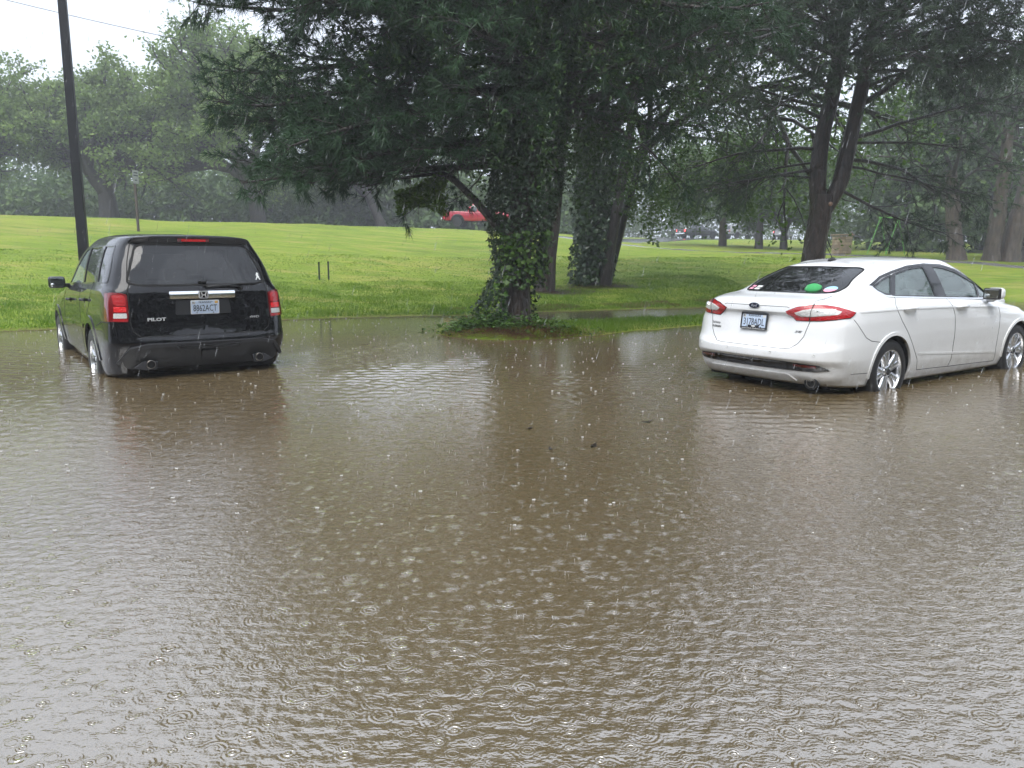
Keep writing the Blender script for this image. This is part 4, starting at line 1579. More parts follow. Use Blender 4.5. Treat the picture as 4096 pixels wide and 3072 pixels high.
# ---- wheel: axle along +Y (outer face towards +Y before mirroring)
def wheel(parent, pos, outward, r_t, r_rim, width, style, mats, spin=0.0):
    w = empty('wheel', pos)
    w.parent = parent
    M_ty, M_al, M_dk = mats
    ax = (0, outward, 0)
    t = MB()
    hw = width / 2
    prof = [(r_rim, -hw * .9), (r_rim + .02, -hw), (r_t - .03, -hw), (r_t - .008, -hw * .86), (r_t, -hw * .6), (r_t, hw * .6), (r_t - .008, hw * .86), (r_t - .03, hw), (r_rim + .03, hw * 1.02), (r_rim + .008, hw * .98), (r_rim, hw * .9)]
    t.lathe(prof, (0, 0, 0), ax, 48)
    t.F = [f for f in t.F if len(f) == 4]
    t.build('tyre', M_ty, w, autosmooth=40)
    k = MB()
    k.lathe([(r_rim + .004, hw * .98), (r_rim - .008, hw * .96), (r_rim - .016, hw * .80), (r_rim - .022, hw * .2), (r_rim - .022, -hw * .9)], (0, 0, 0), ax, 48)
    k.F = [f for f in k.F if len(f) == 4]
    rim = k.build('rim', M_al, w, autosmooth=40)
    d = MB()
    d.lathe([(r_rim - .02, hw * .15), (.16, hw * .22), (.0, hw * .2)], (0, 0, 0), ax, 40)
    d.build('brake', M_dk, w, autosmooth=40)
    zf = hw * .86
    def P(r, a, h):
        a = a + spin
        return Vector((r * math.cos(a), outward * h, r * math.sin(a)))
    n_sp, split, w0, w1 = style
    for i in range(n_sp):
        a = 2 * math.pi * i / n_sp
        for s in ((-1, 1) if split else (0,)):
            m = MB()
            rs = [.045, r_rim * .45, r_rim * .75, r_rim - .012]
            da = [s * split * f for f in (.35, .55, .85, 1.05)]
            ww = [w0, w0 * .95, w1, w1 * 1.15]
            hh = [zf - .012, zf - .004, zf + .002, zf - .004]
            V = []
            for r, q, wd_, h in zip(rs, da, ww, hh):
                e = wd_ / (2 * r)
                V += [P(r, a + q - e, h - .035), P(r, a + q - e * .9, h - .004), P(r, a + q, h), P(r, a + q + e * .9, h - .004), P(r, a + q + e, h - .035)]
            F = []
            for j in range(3):
                for c_ in range(4):
                    f = (5 * j + c_, 5 * j + c_ + 1, 5 * j + c_ + 6, 5 * j + c_ + 5)
                    F.append(f if outward > 0 else f[::-1])
            m.add(V, F)
            m.build('spoke', M_al, w, smooth=True)
    h = MB()
    h.lathe([(.062, zf - .04), (.060, zf - .006), (.05, zf + .002)], (0, 0, 0), ax, 24)
    h.build('hub', M_al, w, autosmooth=40)
    h = MB()
    h.lathe([(.034, zf - .01), (.033, zf + .005), (.0, zf + .007)], (0, 0, 0), ax, 20)
    h.build('hub_cap', M_dk, w, autosmooth=40)
    for i in range(5):
        a = 2 * math.pi * (i + .5) / 5
        h = MB()
        h.lathe([(.009, zf - .02), (.009, zf + .004), (.0, zf + .006)], P(.052, a, 0), ax, 8)
        h.build('lug_nut', M_dk, w)
    return w


def glass_mat(name, tint, refl=1.0, rough=.0, dirt_sheen=0.0, film=(.5, .52, .54), fan=None):
    """thin car glass: tinted see-through plus mirror reflection by angle"""
    m, t, out = nodes_of(name)
    tr = t.nodes.new('ShaderNodeBsdfTransparent')
    tr.inputs[0].default_value = (*tint, 1)
    gl = t.nodes.new('ShaderNodeBsdfGlossy')
    gl.inputs['Roughness'].default_value = rough
    gl.inputs['Color'].default_value = (refl, refl, refl, 1)
    fr = N(t, 'ShaderNodeFresnel', IOR=1.62)
    ms = t.nodes.new('ShaderNodeMixShader')
    L(t, fr.outputs[0], ms.inputs[0])
    L(t, tr.outputs[0], ms.inputs[1])
    L(t, gl.outputs[0], ms.inputs[2])
    last = ms.outputs[0]
    if dirt_sheen:
        df = t.nodes.new('ShaderNodeBsdfDiffuse')
        df.inputs[0].default_value = (*film, 1)
        tc = t.nodes.new('ShaderNodeTexCoord')
        nz = N(t, 'ShaderNodeTexNoise', Scale=7.0, Detail=6.0, Roughness=.7)
        L(t, tc.outputs['Object'], nz.inputs['Vector'])
        m2 = t.nodes.new('ShaderNodeMixShader')
        fac = math_n(t, 'MULTIPLY', nz.outputs[0], dirt_sheen * 2)
        if fan:                                   # water film left inside the wiper's sweep
            sx_ = t.nodes.new('ShaderNodeSeparateXYZ')
            L(t, tc.outputs['Object'], sx_.inputs[0])
            dy = math_n(t, 'SUBTRACT', sx_.outputs[1], fan[0])
            dz = math_n(t, 'MULTIPLY', math_n(t, 'SUBTRACT', sx_.outputs[2], fan[1]), 1.12)
            rr = math_n(t, 'SQRT', math_n(t, 'ADD', math_n(t, 'MULTIPLY', dy, dy), math_n(t, 'MULTIPLY', dz, dz)))
            on = math_n(t, 'MULTIPLY', math_n(t, 'LESS_THAN', rr, fan[3]), math_n(t, 'GREATER_THAN', rr, fan[2]))
            fac = math_n(t, 'ADD', fac, math_n(t, 'MULTIPLY', math_n(t, 'MULTIPLY', on, fan[4]), math_n(t, 'MULTIPLY_ADD', nz.outputs[0], 1.2, .4)))
        L(t, fac, m2.inputs[0])
        L(t, last, m2.inputs[1])
        L(t, df.outputs[0], m2.inputs[2])
        last = m2.outputs[0]
    L(t, last, out.inputs['Surface'])
    return m


M_black = pbr('black_paint', (.0045, .0045, .006), rough=.4, spec=.05, coat=1.0, coat_rough=.02, coatbump=.07)
M_white = pbr('white_paint', (.86, .875, .885), rough=.35, spec=.2, coat=.9, coat_rough=.03, coatbump=.10, mud=.9)
M_inner = pbr('cabin_trim', (.045, .046, .05), rough=.8)
M_inner_lt = pbr('cabin_cloth', (.20, .20, .20), rough=.9, noise=.15, nscale=40)
M_plast = pbr('dark_plastic', (.012, .0125, .014), rough=.42, bump=.15, bscale=300)
M_plast_lt = pbr('grey_plastic', (.020, .021, .024), rough=.5, bump=.15, bscale=300)
M_plast_gl = pbr('gloss_black_plastic', (.010, .010, .012), rough=.12)
M_gap = pbr('panel_gap', (.006, .006, .006), rough=.8)
M_gap_lt = pbr('panel_gap_pale', (.045, .045, .05), rough=.8)
M_chrome = pbr('chrome', (.86, .87, .88), rough=.06, metal=1.0, bump=.03, bscale=25)
M_badge = pbr('badge_silver', (.60, .61, .62), rough=.35, metal=.35)
M_mirror = pbr('mirror_silver', (.42, .45, .45), rough=.03, metal=1.0)
M_steel = pbr('exhaust_steel', (.20, .185, .165), rough=.3, metal=1.0, noise=.3, nscale=30)
M_hollow = pbr('exhaust_hollow', (.004, .004, .004), rough=.9)
M_tyre = pbr('tyre_rubber', (.008, .008, .009), rough=.5, bump=.3, bscale=120)
M_alloy = pbr('silver_alloy', (.62, .63, .65), rough=.25, metal=.9)
M_alloy_d = pbr('brake_grey', (.05, .05, .055), rough=.5, metal=.6)
M_red = pbr('red_lens', (.36, .006, .010), rough=.08, coat=1.0, noise=.5, nscale=45, bump=.5, bscale=60, emis=(.5, .0, .01), estr=.06)
M_red_dk = pbr('deep_red_lens', (.17, .004, .007), rough=.08, coat=1.0)
M_red_lit = pbr('lit_red_lamp', (.5, .006, .01), rough=.12, coat=1.0, noise=.6, nscale=50, bump=.6, bscale=55, emis=(1, .005, .015), estr=.10)
M_red_on = pbr('bright_red_lamp', (.6, .02, .02), rough=.2, emis=(1, .06, .05), estr=3.0)
M_head_on = pbr('lit_headlamp', (.9, .9, .85), rough=.2, emis=(1, .95, .8), estr=6.0)
M_clear = pbr('clear_lens', (.66, .66, .65), rough=.1, coat=1.0, noise=.35, nscale=55, bump=.5, bscale=70)
M_plate = pbr('plate_white_blue', (.55, .66, .82), rough=.35, coat=.4)
M_plate_w = pbr('plate_rim', (.80, .80, .80), rough=.35)
M_ink = pbr('plate_ink', (.012, .016, .035), rough=.5)
M_sticker_o = pbr('orange_sticker', (.70, .42, .10), rough=.5)
M_sticker_w = pbr('pale_sticker', (.72, .73, .72), rough=.5)
M_glass_dark = glass_mat('privacy_glass', (.10, .11, .115), 1.0, 0.0, .014)
M_glass_fan = glass_mat('rear_privacy_glass', (.10, .11, .115), 1.0, 0.0, .006, (.5, .52, .54), (-.02, 1.22, .15, .46, .032))
M_glass_side = glass_mat('green_side_glass', (.62, .74, .72), 1.0, 0.0, .22, (.46, .58, .58))  # pale diffuse film paints in the sky reflection on these panes
M_glass_rear = glass_mat('rear_glass', (.34, .40, .38), 1.0, 0.0, .02)
# ------------------------------------------------------------------ the black sport utility vehicle
suv = empty('parked_suv', (-3.389, 8.435, -.244), RAD(127.154), 'black sport utility vehicle standing in flood water on the left, seen from behind', 'car')
suv.rotation_euler = (0, RAD(.158), RAD(127.154))
SUV_ROWS = [
    [(.20, 0, .29), (.21, .45, .29), (.27, .78, .275), (.40, .90, .265), (.57, .945, .26), (1.13, .95, .30), (2, .93, .30), (3, .93, .34), (3.9, .95, .36), (4.45, .9, .34), (4.75, .55, .34), (4.8, 0, .34)],
    [(.05, 0, .50), (.07, .45, .50), (.14, .80, .50), (.29, .945, .50), (.52, .975, .50), (1.13, .985, .50), (2, .955, .50), (3, .955, .50), (3.9, .985, .50), (4.5, .92, .50), (4.8, .55, .50), (4.85, 0, .50)],
    [(.0, 0, .63), (.02, .45, .63), (.09, .80, .64), (.245, .955, .64), (.5, .982, .64), (1.13, .995, .64), (2, .965, .64), (3, .965, .64), (3.9, .995, .64), (4.5, .925, .64), (4.8, .55, .64), (4.85, 0, .64)],
    [(.02, 0, .70), (.04, .45, .70), (.105, .80, .71), (.25, .95, .72), (.5, .98, .74), (1.13, .995, .75), (2, .97, .75), (3, .97, .75), (3.9, .99, .75), (4.5, .92, .75), (4.78, .55, .75), (4.83, 0, .75)],
    [(.055, 0, .84), (.07, .45, .84), (.125, .79, .85), (.24, .935, .86), (.5, .975, .88), (1.13, .985, .90), (2, .97, .88), (3, .97, .88), (3.9, .98, .88), (4.5, .91, .86), (4.76, .55, .86), (4.8, 0, .86)],
    [(.07, 0, 1.0), (.085, .45, 1.0), (.135, .785, 1.0), (.235, .92, 1.0), (.5, .965, 1.0), (1.13, .972, 1.0), (2, .97, 1.0), (3, .97, 1.0), (3.9, .955, 1.0), (4.45, .86, .97), (4.72, .52, .96), (4.77, 0, .96)],
    [(.095, 0, 1.17), (.11, .45, 1.17), (.155, .765, 1.17), (.24, .89, 1.17), (.5, .945, 1.165), (1.13, .955, 1.155), (2, .952, 1.145), (3, .95, 1.12), (3.85, .87, 1.09), (4.35, .76, 1.04), (4.55, .46, 1.04), (4.6, 0, 1.05)],
    [(.125, 0, 1.26), (.14, .45, 1.26), (.185, .735, 1.26), (.275, .85, 1.25), (.5, .912, 1.25), (1.13, .92, 1.24), (2, .918, 1.225), (2.95, .91, 1.20), (3.45, .80, 1.17), (3.62, .6, 1.165), (3.72, .35, 1.165), (3.78, 0, 1.165)],
    [(.22, 0, 1.48), (.235, .45, 1.48), (.275, .69, 1.48), (.36, .785, 1.48), (.56, .835, 1.48), (1.13, .848, 1.48), (2, .848, 1.475), (2.7, .835, 1.46), (3.08, .75, 1.44), (3.2, .58, 1.44), (3.26, .32, 1.44), (3.3, 0, 1.44)],
    [(.335, 0, 1.695), (.35, .42, 1.693), (.39, .615, 1.69), (.47, .695, 1.69), (.66, .735, 1.695), (1.13, .75, 1.70), (1.9, .75, 1.695), (2.42, .735, 1.67), (2.66, .66, 1.65), (2.75, .5, 1.655), (2.8, .3, 1.66), (2.83, 0, 1.665)],
    [(.30, 0, 1.765), (.315, .42, 1.763), (.365, .585, 1.757), (.455, .645, 1.755), (.66, .675, 1.765), (1.13, .685, 1.775), (1.9, .68, 1.77), (2.33, .655, 1.735), (2.5, .575, 1.72), (2.58, .44, 1.725), (2.63, .27, 1.73), (2.66, 0, 1.735)],
    [(.315, 0, 1.785), (.335, .36, 1.783), (.40, .50, 1.778), (.5, .545, 1.778), (.70, .57, 1.79), (1.15, .575, 1.803), (1.88, .57, 1.797), (2.25, .53, 1.765), (2.4, .46, 1.75), (2.47, .34, 1.75), (2.52, .2, 1.75), (2.55, 0, 1.75)],
    [(.42, 0, 1.795), (.52, 0, 1.80), (.62, 0, 1.805), (.75, 0, 1.81), (.9, 0, 1.816), (1.25, 0, 1.825), (1.8, 0, 1.82), (2.1, 0, 1.80), (2.22, 0, 1.785), (2.3, 0, 1.775), (2.36, 0, 1.768), (2.42, 0, 1.76)],
]
sb = Body(SUV_ROWS, 150, 74)
RWX, FWX, WZ = 1.13, 3.905, .37


def both(f):
    for s in (1, -1):
        f(s)


# openings: wheel arches, side windows, rear window, windscreen
SUV_FW = rounded([(2.95, 1.205), (1.84, 1.232), (1.98, 1.655), (2.20, 1.635), (2.40, 1.54), (2.62, 1.42)], .03)
SUV_RW = rounded([(1.76, 1.235), (1.10, 1.255), (1.10, 1.40), (1.16, 1.665), (1.90, 1.66)], .03)
SUV_QW = rounded([(.84, 1.262), (.40, 1.275), (.43, 1.42), (.60, 1.668), (1.02, 1.672)], .03)
SUV_BW = rounded([(.735, 1.275), (.60, 1.245), (-.60, 1.245), (-.735, 1.275), (-.72, 1.34), (-.60, 1.66), (-.52, 1.685), (.52, 1.685), (.60, 1.66), (.72, 1.34)], .05)
SUV_WS = rounded([(.66, 1.22), (-.66, 1.22), (-.56, 1.61), (.56, 1.61)], .06)


def arch_poly(cx, cz, r):
    return np.array(arc(cx, cz, r, 0, 180, 36) + [(cx - r, .1), (cx + r, .1)])


both(lambda s: sb.hole(arch_poly(RWX, WZ + .01, .425), 'y', s, .5))
both(lambda s: sb.hole(arch_poly(FWX, WZ + .01, .425), 'y', s, .5))
for pl in (SUV_FW, SUV_RW, SUV_QW):
    both(lambda s: sb.hole(pl, 'y', s, .4))
sb.hole(SUV_BW, 'x', 1, 1.0)
sb.hole(SUV_WS, 'x', -1, 2.2)
sbody = sb.build('body', M_black, M_inner, suv)
for pl, nm in ((SUV_FW, 'front_side_window'), (SUV_RW, 'rear_side_window'), (SUV_QW, 'quarter_window')):
    for s in (1, -1):
        w_ = sb.patch('window', pl, 'y', s, -.006, M_glass_dark if nm != 'front_side_window' else M_glass_side, suv, .06, .004)
        sb.strip('window_seal', pl, 'y', s, .020, .002, M_plast_gl, w_, True, .04, .012)
bw = sb.patch('rear_window', SUV_BW, 'x', 1, -.003, M_glass_fan, suv, .05, .004)
sb.strip('window_seal', SUV_BW, 'x', 1, .022, .003, M_gap, bw, True, .03, .012)
sb.patch('windscreen', SUV_WS, 'x', -1, -.004, M_glass_side, suv, .08, .004)

# dark pillars between the side windows
both(lambda s: sb.patch('pillar_trim', [(1.835, 1.24), (1.765, 1.24), (1.90, 1.665), (1.975, 1.66)], 'y', s, .003, M_plast_gl, suv, .05))
both(lambda s: sb.patch('pillar_trim', [(1.09, 1.262), (.86, 1.27), (1.03, 1.67), (1.15, 1.668), (1.09, 1.42)], 'y', s, .003, M_black, suv, .05))

# tailgate seams, spoiler line
GATE = [(.70, 1.30), (.742, 1.20), (.745, .86), (.725, .76), (.66, .705), (-.66, .705), (-.725, .76), (-.745, .86), (-.742, 1.20), (-.70, 1.30)]
sb.strip('gate_seam', GATE, 'x', 1, .011, .0015, M_gap, sbody)
sb.strip('gate_seam', [(.70, 1.30), (.735, 1.30), (.70, 1.5), (.635, 1.70), (.60, 1.755)], 'x', 1, .010, .0015, M_gap, sbody)
sb.strip('gate_seam', [(-.70, 1.30), (-.735, 1.30), (-.70, 1.5), (-.635, 1.70), (-.60, 1.755)], 'x', 1, .010, .0015, M_gap, sbody)
sb.strip('spoiler_seam', [(.62, 1.705), (-.62, 1.705)], 'x', 1, .010, .0015, M_gap, sbody)
sb.strip('spoiler_seam', [(.46, 1.705), (.465, 1.765)], 'x', 1, .008, .0015, M_gap, sbody)
sb.strip('spoiler_seam', [(-.46, 1.705), (-.465, 1.765)], 'x', 1, .008, .0015, M_gap, sbody)
# ledge across the gate below the plate
sb.patch('gate_ledge', [(.735, .835), (-.735, .835), (-.735, .815), (.735, .815)], 'x', 1, .006, M_black, suv, .05)
# high brake lamp
hb = sb.patch('high_brake_lamp', rounded([(.17, 1.722), (-.17, 1.722), (-.17, 1.752), (.17, 1.752)], .008), 'x', 1, .010, M_red_dk, suv, .03)
sb.patch('lamp_element', rounded([(.13, 1.727), (-.13, 1.727), (-.13, 1.747), (.13, 1.747)], .006), 'x', 1, .013, M_red_lit, hb, .03)

# tail lamps
for s in (1, -1):
    tl = empty('tail_lamp')
    tl.parent = suv
    P = [(s * a, b) for a, b in ((.752, 1.15), (.80, 1.168), (.90, 1.172), (.915, 1.0), (.925, .87), (.76, .862), (.752, 1.0))]
    sb.patch('lens', rounded(P, .012), 'x', 1, .014, M_red_dk, tl, .025, .02)
    sb.patch('lens', [(.215, 1.168), (.33, 1.165), (.31, 1.0), (.305, .875), (.215, .868)], 'y', s, .012, M_red_dk, tl, .03, .02)
    sb.patch('reflector', rounded([(s * .770, 1.035), (s * .872, 1.04), (s * .880, 1.145), (s * .80, 1.15), (s * .768, 1.13)], .02), 'x', 1, .018, M_red, tl, .02)
    sb.patch('reflector', rounded([(s * .770, .97), (s * .876, .97), (s * .874, 1.028), (s * .770, 1.024)], .01), 'x', 1, .018, M_red_lit, tl, .02)
    sb.patch('reverse_lamp', rounded([(s * .770, .905), (s * .885, .905), (s * .880, .957), (s * .770, .957)], .008), 'x', 1, .018, M_clear, tl, .02)
    sb.patch('reflector', rounded([(s * .768, .872), (s * .890, .875), (s * .886, .898), (s * .768, .897)], .005), 'x', 1, .018, M_red, tl, .02)

# chrome garnish with emblem
gar = sb.patch('garnish_bar', rounded([(.345, 1.095), (-.345, 1.095), (-.35, 1.172), (.35, 1.172)], .012), 'x', 1, .028, M_chrome, suv, .02, .035, deform=lambda y, z: .010 * max(0, 1 - ((z - 1.14) / .04) ** 2))
h, n = sb.cast('x', (0, 1.135))
emb = empty('emblem')
emb.parent = suv
eo = rounded([(-.046, -.040), (.046, -.040), (.052, .043), (-.052, .043)], .016, 5)
fx = h.x - .052


def flat_poly(name, poly, x, mat, parent, thick=.006, cz=0.0, cy_=0.0, axis='x', smooth_=False):
    n_ = len(poly)
    V = [(x, cy_ - p[0], cz + p[1]) for p in poly] + [(x + thick, cy_ - p[0], cz + p[1]) for p in poly]
    F = [tuple(range(n_)), tuple(range(2 * n_ - 1, n_ - 1, -1))] + [(i, i + n_, (i + 1) % n_ + n_, (i + 1) % n_) for i in range(n_)]
    return MB().add(V, F).build(name, mat, parent)


flat_poly('emblem_rim', eo, fx, M_badge, emb, .014, 1.138)
flat_poly('emblem_field', eo * .80, fx - .003, M_plast_gl, emb, .006, 1.138)
for s in (-1, 1):
    flat_poly('emblem_bar', [(s * .033, .030), (s * .020, .030), (s * .011, .003), (s * .011, -.005), (s * .017, -.029), (s * .029, -.029), (s * .022, -.002)], fx - .006, M_badge, emb, .006, 1.138)
flat_poly('emblem_bar', [(-.014, .005), (.014, .005), (.012, -.007), (-.012, -.007)], fx - .006, M_badge, emb, .006, 1.138)

# plate recess and plate
sb.patch('plate_recess', rounded([(.30, .925), (-.30, .925), (-.285, 1.085), (.285, 1.085)], .02), 'x', 1, .002, M_plast, suv, .04)
h, n = sb.cast('x', (0, 1.0))


def plate(parent, b, z, x, number, sub, tilt, off_y=0.0, frame=False):
    pl = empty('licence_plate', (x, off_y, z))
    pl.parent = parent
    pl.rotation_euler = (0, RAD(tilt), 0)
    nrm = (-1, 0, 0)
    flat_poly('plate_sheet', rounded([(-.1525, -.0762), (.1525, -.0762), (.1525, .0762), (-.1525, .0762)], .012), -.004, M_plate_w, pl, .004)
    flat_poly('plate_field', rounded([(-.147, -.071), (.147, -.071), (.147, .071), (-.147, .071)], .010), -.0052, M_plate, pl, .0012)
    letters('plate_number', number, .1, (-.0062, 0, -.010), nrm, M_ink, pl, fit=(.252, .072))
    letters('plate_state', sub, .03, (-.0062, -.004, .055), nrm, M_ink, pl, fit=(.148, .021))
    letters('county_tag', '8U' if not frame else 'BU', .03, (-.0072, .122, .050), nrm, M_ink, pl, fit=(.026, .024))
    flat_poly('county_sticker', [(-.140, .034), (-.104, .034), (-.104, .066), (-.140, .066)], -.0062, M_sticker_w, pl, .0008)
    flat_poly('year_sticker', [(.104, .040), (.138, .040), (.138, .068), (.104, .068)], -.0062, M_sticker_o if not frame else M_sticker_w, pl, .0008)
    for yy in (-.088, .088):
        MB().lathe([(.006, 0), (.005, .003), (.0, .0035)], (-.005, yy, -.061), (-1, 0, 0), 8).build('bolt', M_ink, pl)
    return pl


plate(suv, sb, 1.003, h.x - .012, '8862ACT', '*KANSAS*', -6, -.012)
# name plates on the gate
h, n = sb.cast('x', (.49, .885))
letters('name_badge', 'PILOT', .05, h + n * .004, (-1, n.y, .05), M_badge, suv, fit=(.185, .036), bold=.002, depth=.002)
h, n = sb.cast('x', (-.56, .872))
letters('drive_badge', '4WD', .04, h + n * .004, (-1, n.y, .05), M_badge, suv, fit=(.115, .026), shear=.25, depth=.002)
# gate handle cut below the garnish and the small washer nozzle
h, n = sb.cast('x', (-.02, 1.275))
MB().box(h + n * .012, (.03, .085, .024), bev=.006).build('wiper_pivot', M_plast, suv)
wp = empty('rear_wiper')
wp.parent = suv
q = []
for y, z in ((-.44, 1.205), (-.30, 1.225), (-.16, 1.222), (-.05, 1.212)):
    hh, nn = sb.cast('x', (y, z))
    q.append(hh + nn * .03)
MB().tube([tuple(v) for v in q], [.013, .012, .012, .011], 8).build('wiper_arm', M_plast, wp, True)
q = []
for y, z in ((-.02, 1.228), (-.3, 1.238), (-.62, 1.245)):
    hh, nn = sb.cast('x', (y, z))
    q.append(hh + nn * .02)
MB().tube([tuple(v) for v in q], .009, 6).build('wiper_blade', M_gap, wp, True)
hh, nn = sb.cast('x', (-.43, 1.20))
MB().lathe([(.024, 0), (.022, .035), (.0, .04)], hh, tuple(nn), 12).build('wiper_hub', M_plast, wp, True)

# lower bumper: textured cladding, step pad, hitch cover, tips
clad = rounded([(.60, .615), (-.60, .615), (-.76, .59), (-.84, .47), (-.80, .36), (.80, .36), (.84, .47), (.76, .59)], .05)
cl = sb.patch('bumper_cladding', clad, 'x', 1, .016, M_plast, suv, .035, .03)
sb.strip('cladding_edge', [(.86, .44), (.76, .585), (.60, .617), (-.60, .617), (-.76, .585), (-.86, .44)], 'x', 1, .034, .050, M_plast_lt, cl, False, .03, .046)
sp = sb.patch('step_pad', [(.33, .612), (-.36, .612), (-.33, .572), (.30, .572)], 'x', 1, .056, M_plast_gl, suv, .03, .04)
for r_ in range(3):
    sb.strip('tread_rib', [(.30 - .005 * r_, .580 + .012 * r_), (-.33, .580 + .012 * r_)], 'x', 1, .005, .061, M_plast_lt, sp, False, .05, .006)
sb.patch('hitch_cover', rounded([(.07, .545), (-.12, .545), (-.10, .44), (.05, .44)], .02), 'x', 1, .040, M_plast_lt, suv, .03, .03)
for s in (1, -1):
    ex = empty('exhaust_tip')
    ex.parent = suv
    o_ = Vector((.06, s * .585, .405))
    MB().lathe([(.040, .12), (.046, .02), (.047, -.02), (.042, -.023), (.040, -.01), (.038, .10)], o_, (1, 0, -.02), 20).build('pipe', M_steel, ex, autosmooth=40)
    MB().lathe([(.040, .012), (.0, .013)], o_ - Vector((.02, 0, 0)), (1, 0, 0), 16).build('pipe_bore', M_hollow, ex)
    V = [o_ + Vector((.01, s * -.075, .03)), o_ + Vector((.01, s * .07, .035)), o_ + Vector((.02, s * .17, -.03)), o_ + Vector((.0, s * .05, -.06)), o_ + Vector((.0, s * -.06, -.055))]
    V2 = [v + Vector((.03, 0, 0)) for v in V]
    MB().add(V + V2, [(0, 1, 2, 3, 4), (9, 8, 7, 6, 5)] + [(i, i + 5, (i + 1) % 5 + 5, (i + 1) % 5) for i in range(5)]).build('tip_surround', M_alloy_d, ex, bevel=.006)

# bumper seam under the lamp and on the flank
both(lambda s: sb.strip('bumper_seam', [(.22, .858), (.42, .858), (.66, .80)], 'y', s, .010, .0015, M_gap, sbody))
# fender flares
for wx in (RWX, FWX):
    for s in (1, -1):
        fl = np.array(arc(wx, WZ + .01, .462, 4, 176, 30))
        sb.strip('arch_flare', fl, 'y', s, .085, .010, M_black, suv, False, .04, .03)
        # liner behind the opening
        m = MB()
        cir = arc(wx, WZ, .44, 0, 180, 20)
        V = [(x, s * .95, z) for x, z in cir] + [(x, s * .55, z) for x, z in cir]
        m.add(V, [(i, i + 1, i + 22, i + 21) for i in range(20)])
        V = [(x, s * .55, z) for x, z in cir] + [(wx, s * .55, WZ - .1)]
        m.add(V, [(i, i + 1, 21) for i in range(20)])
        m.build('wheel_liner', M_hollow, suv)
        wheel(suv, (wx, s * .86, WZ), s, .372, .222, .235, (5, .15, .075, .07), (M_tyre, M_alloy, M_alloy_d), spin=.3)
# doors
for s in (1, -1):
    d1 = sb.strip('door_seam', [(1.80, 1.22), (1.86, 1.0), (1.88, .45)], 'y', s, .010, .0015, M_gap, sbody)
    sb.strip('door_seam', [(3.05, 1.22), (3.16, 1.05), (3.22, .8), (3.2, .45)], 'y', s, .010, .0015, M_gap, sbody)
    sb.strip('door_seam', [(1.04, 1.27), (1.10, 1.10), (1.28, .88), (1.60, .72), (1.64, .45)], 'y', s, .010, .0015, M_gap, sbody)
    sb.strip('side_moulding', [(1.62, .73), (2.4, .725), (3.28, .715)], 'y', s, .055, .012, M_black, suv, False, .05, .016)
    sb.strip('belt_line', [(.30, 1.165), (1.1, 1.155), (2.0, 1.145), (3.0, 1.12)], 'y', s, .012, .004, M_black, sbody, False, .05, .006)
    for hx, hz_ in ((1.47, 1.05), (2.58, 1.01)):
        dh = empty('door_handle')
        dh.parent = suv
        h, n = sb.cast('y', (hx, hz_), s)
        MB().tube([(hx - .09, h.y + s * .004, hz_), (hx - .07, h.y + s * .045, hz_ + .004), (hx + .06, h.y + s * .047, hz_ + .004), (hx + .09, h.y + s * .004, hz_)], [.014, .017, .017, .014], 8).build('grip', M_black, dh, True)
        MB().lathe([(.034, -.004), (.030, .003), (.0, -.006)], (hx, h.y + s * .002, hz_ - .006), (0, s, 0), 14).build('cup', M_gap, dh, True)
    # mirrors
    mi = empty('wing_mirror')
    mi.parent = suv
    m = MB()
    m.box((3.06, s * 1.055, 1.215), (.12, .20, .155), bev=.05)
    m.build('housing', M_black, mi, True)
    MB().box((2.997, s * 1.055, 1.215), (.010, .165, .118), bev=.004).build('mirror_glass', M_mirror, mi)
    MB().lathe([(.026, 0), (.022, .006), (0, .009)], (2.991, s * 1.11, 1.180), (-1, 0, 0), 14).build('spot_mirror', M_mirror, mi, True)
    MB().box((3.08, s * .94, 1.175), (.09, .12, .05), bev=.015).build('mirror_arm', M_plast, mi)
    # roof rail line
    sb.strip('roof_channel', [(.60, .62), (1.2, .63), (1.9, .625), (2.3, .58)], 'z', 1, .018, .002, M_gap, sbody)
# seats and wheel that show through the glass
sx = MB()
sx.box((1.0, 0, .62), (1.7, 1.6, .06)).box((2.6, 0, .5), (1.8, 1.6, .06))
for x in (2.3,):
    for y in (-.38, .38):
        sx.box((x, y, 1.0), (.16, .5, .62), Matrix.Rotation(RAD(-12), 3, 'Y'), .05).box((x - .12, y, 1.42), (.10, .27, .18), None, .04)
sx.box((1.35, 0, .95), (.16, 1.35, .55), Matrix.Rotation(RAD(-12), 3, 'Y'), .05)
for y in (-.45, 0, .45):
    sx.box((1.23, y, 1.33), (.10, .25, .16), None, .04)
sx.box((.62, 0, .85), (.14, 1.2, .42), Matrix.Rotation(RAD(-10), 3, 'Y'), .05)
for y in (-.4, .4):
    sx.box((.54, y, 1.14), (.10, .25, .16), None, .04)
sx.box((3.45, 0, 1.0), (.5, 1.5, .22), None, .05)
sx.build('cabin', M_inner, suv)
MB().box((2.45, 0, .31), (4.2, 1.72, .05)).build('underbody', M_hollow, suv)
# pale figure sticker low on the right of the rear window
h, n = sb.cast('x', (-.655, 1.33))
st_ = [(-.012, .055), (.004, .062), (.014, .05), (.030, .030), (.012, .030), (.014, .012), (.026, .004), (.030, -.03), (.044, -.056), (.022, -.05), (.008, -.018), (-.010, -.034), (-.024, -.060), (-.036, -.05), (-.022, -.022), (-.012, .004), (-.026, .022), (-.014, .034)]
V = [h + n * .004 + Vector((.38 * b_ * .72, -a * .72, b_ * .72)) for a, b_ in st_]
MB().add(V, [tuple(range(len(V)))]).build('window_sticker', M_sticker_w, suv)
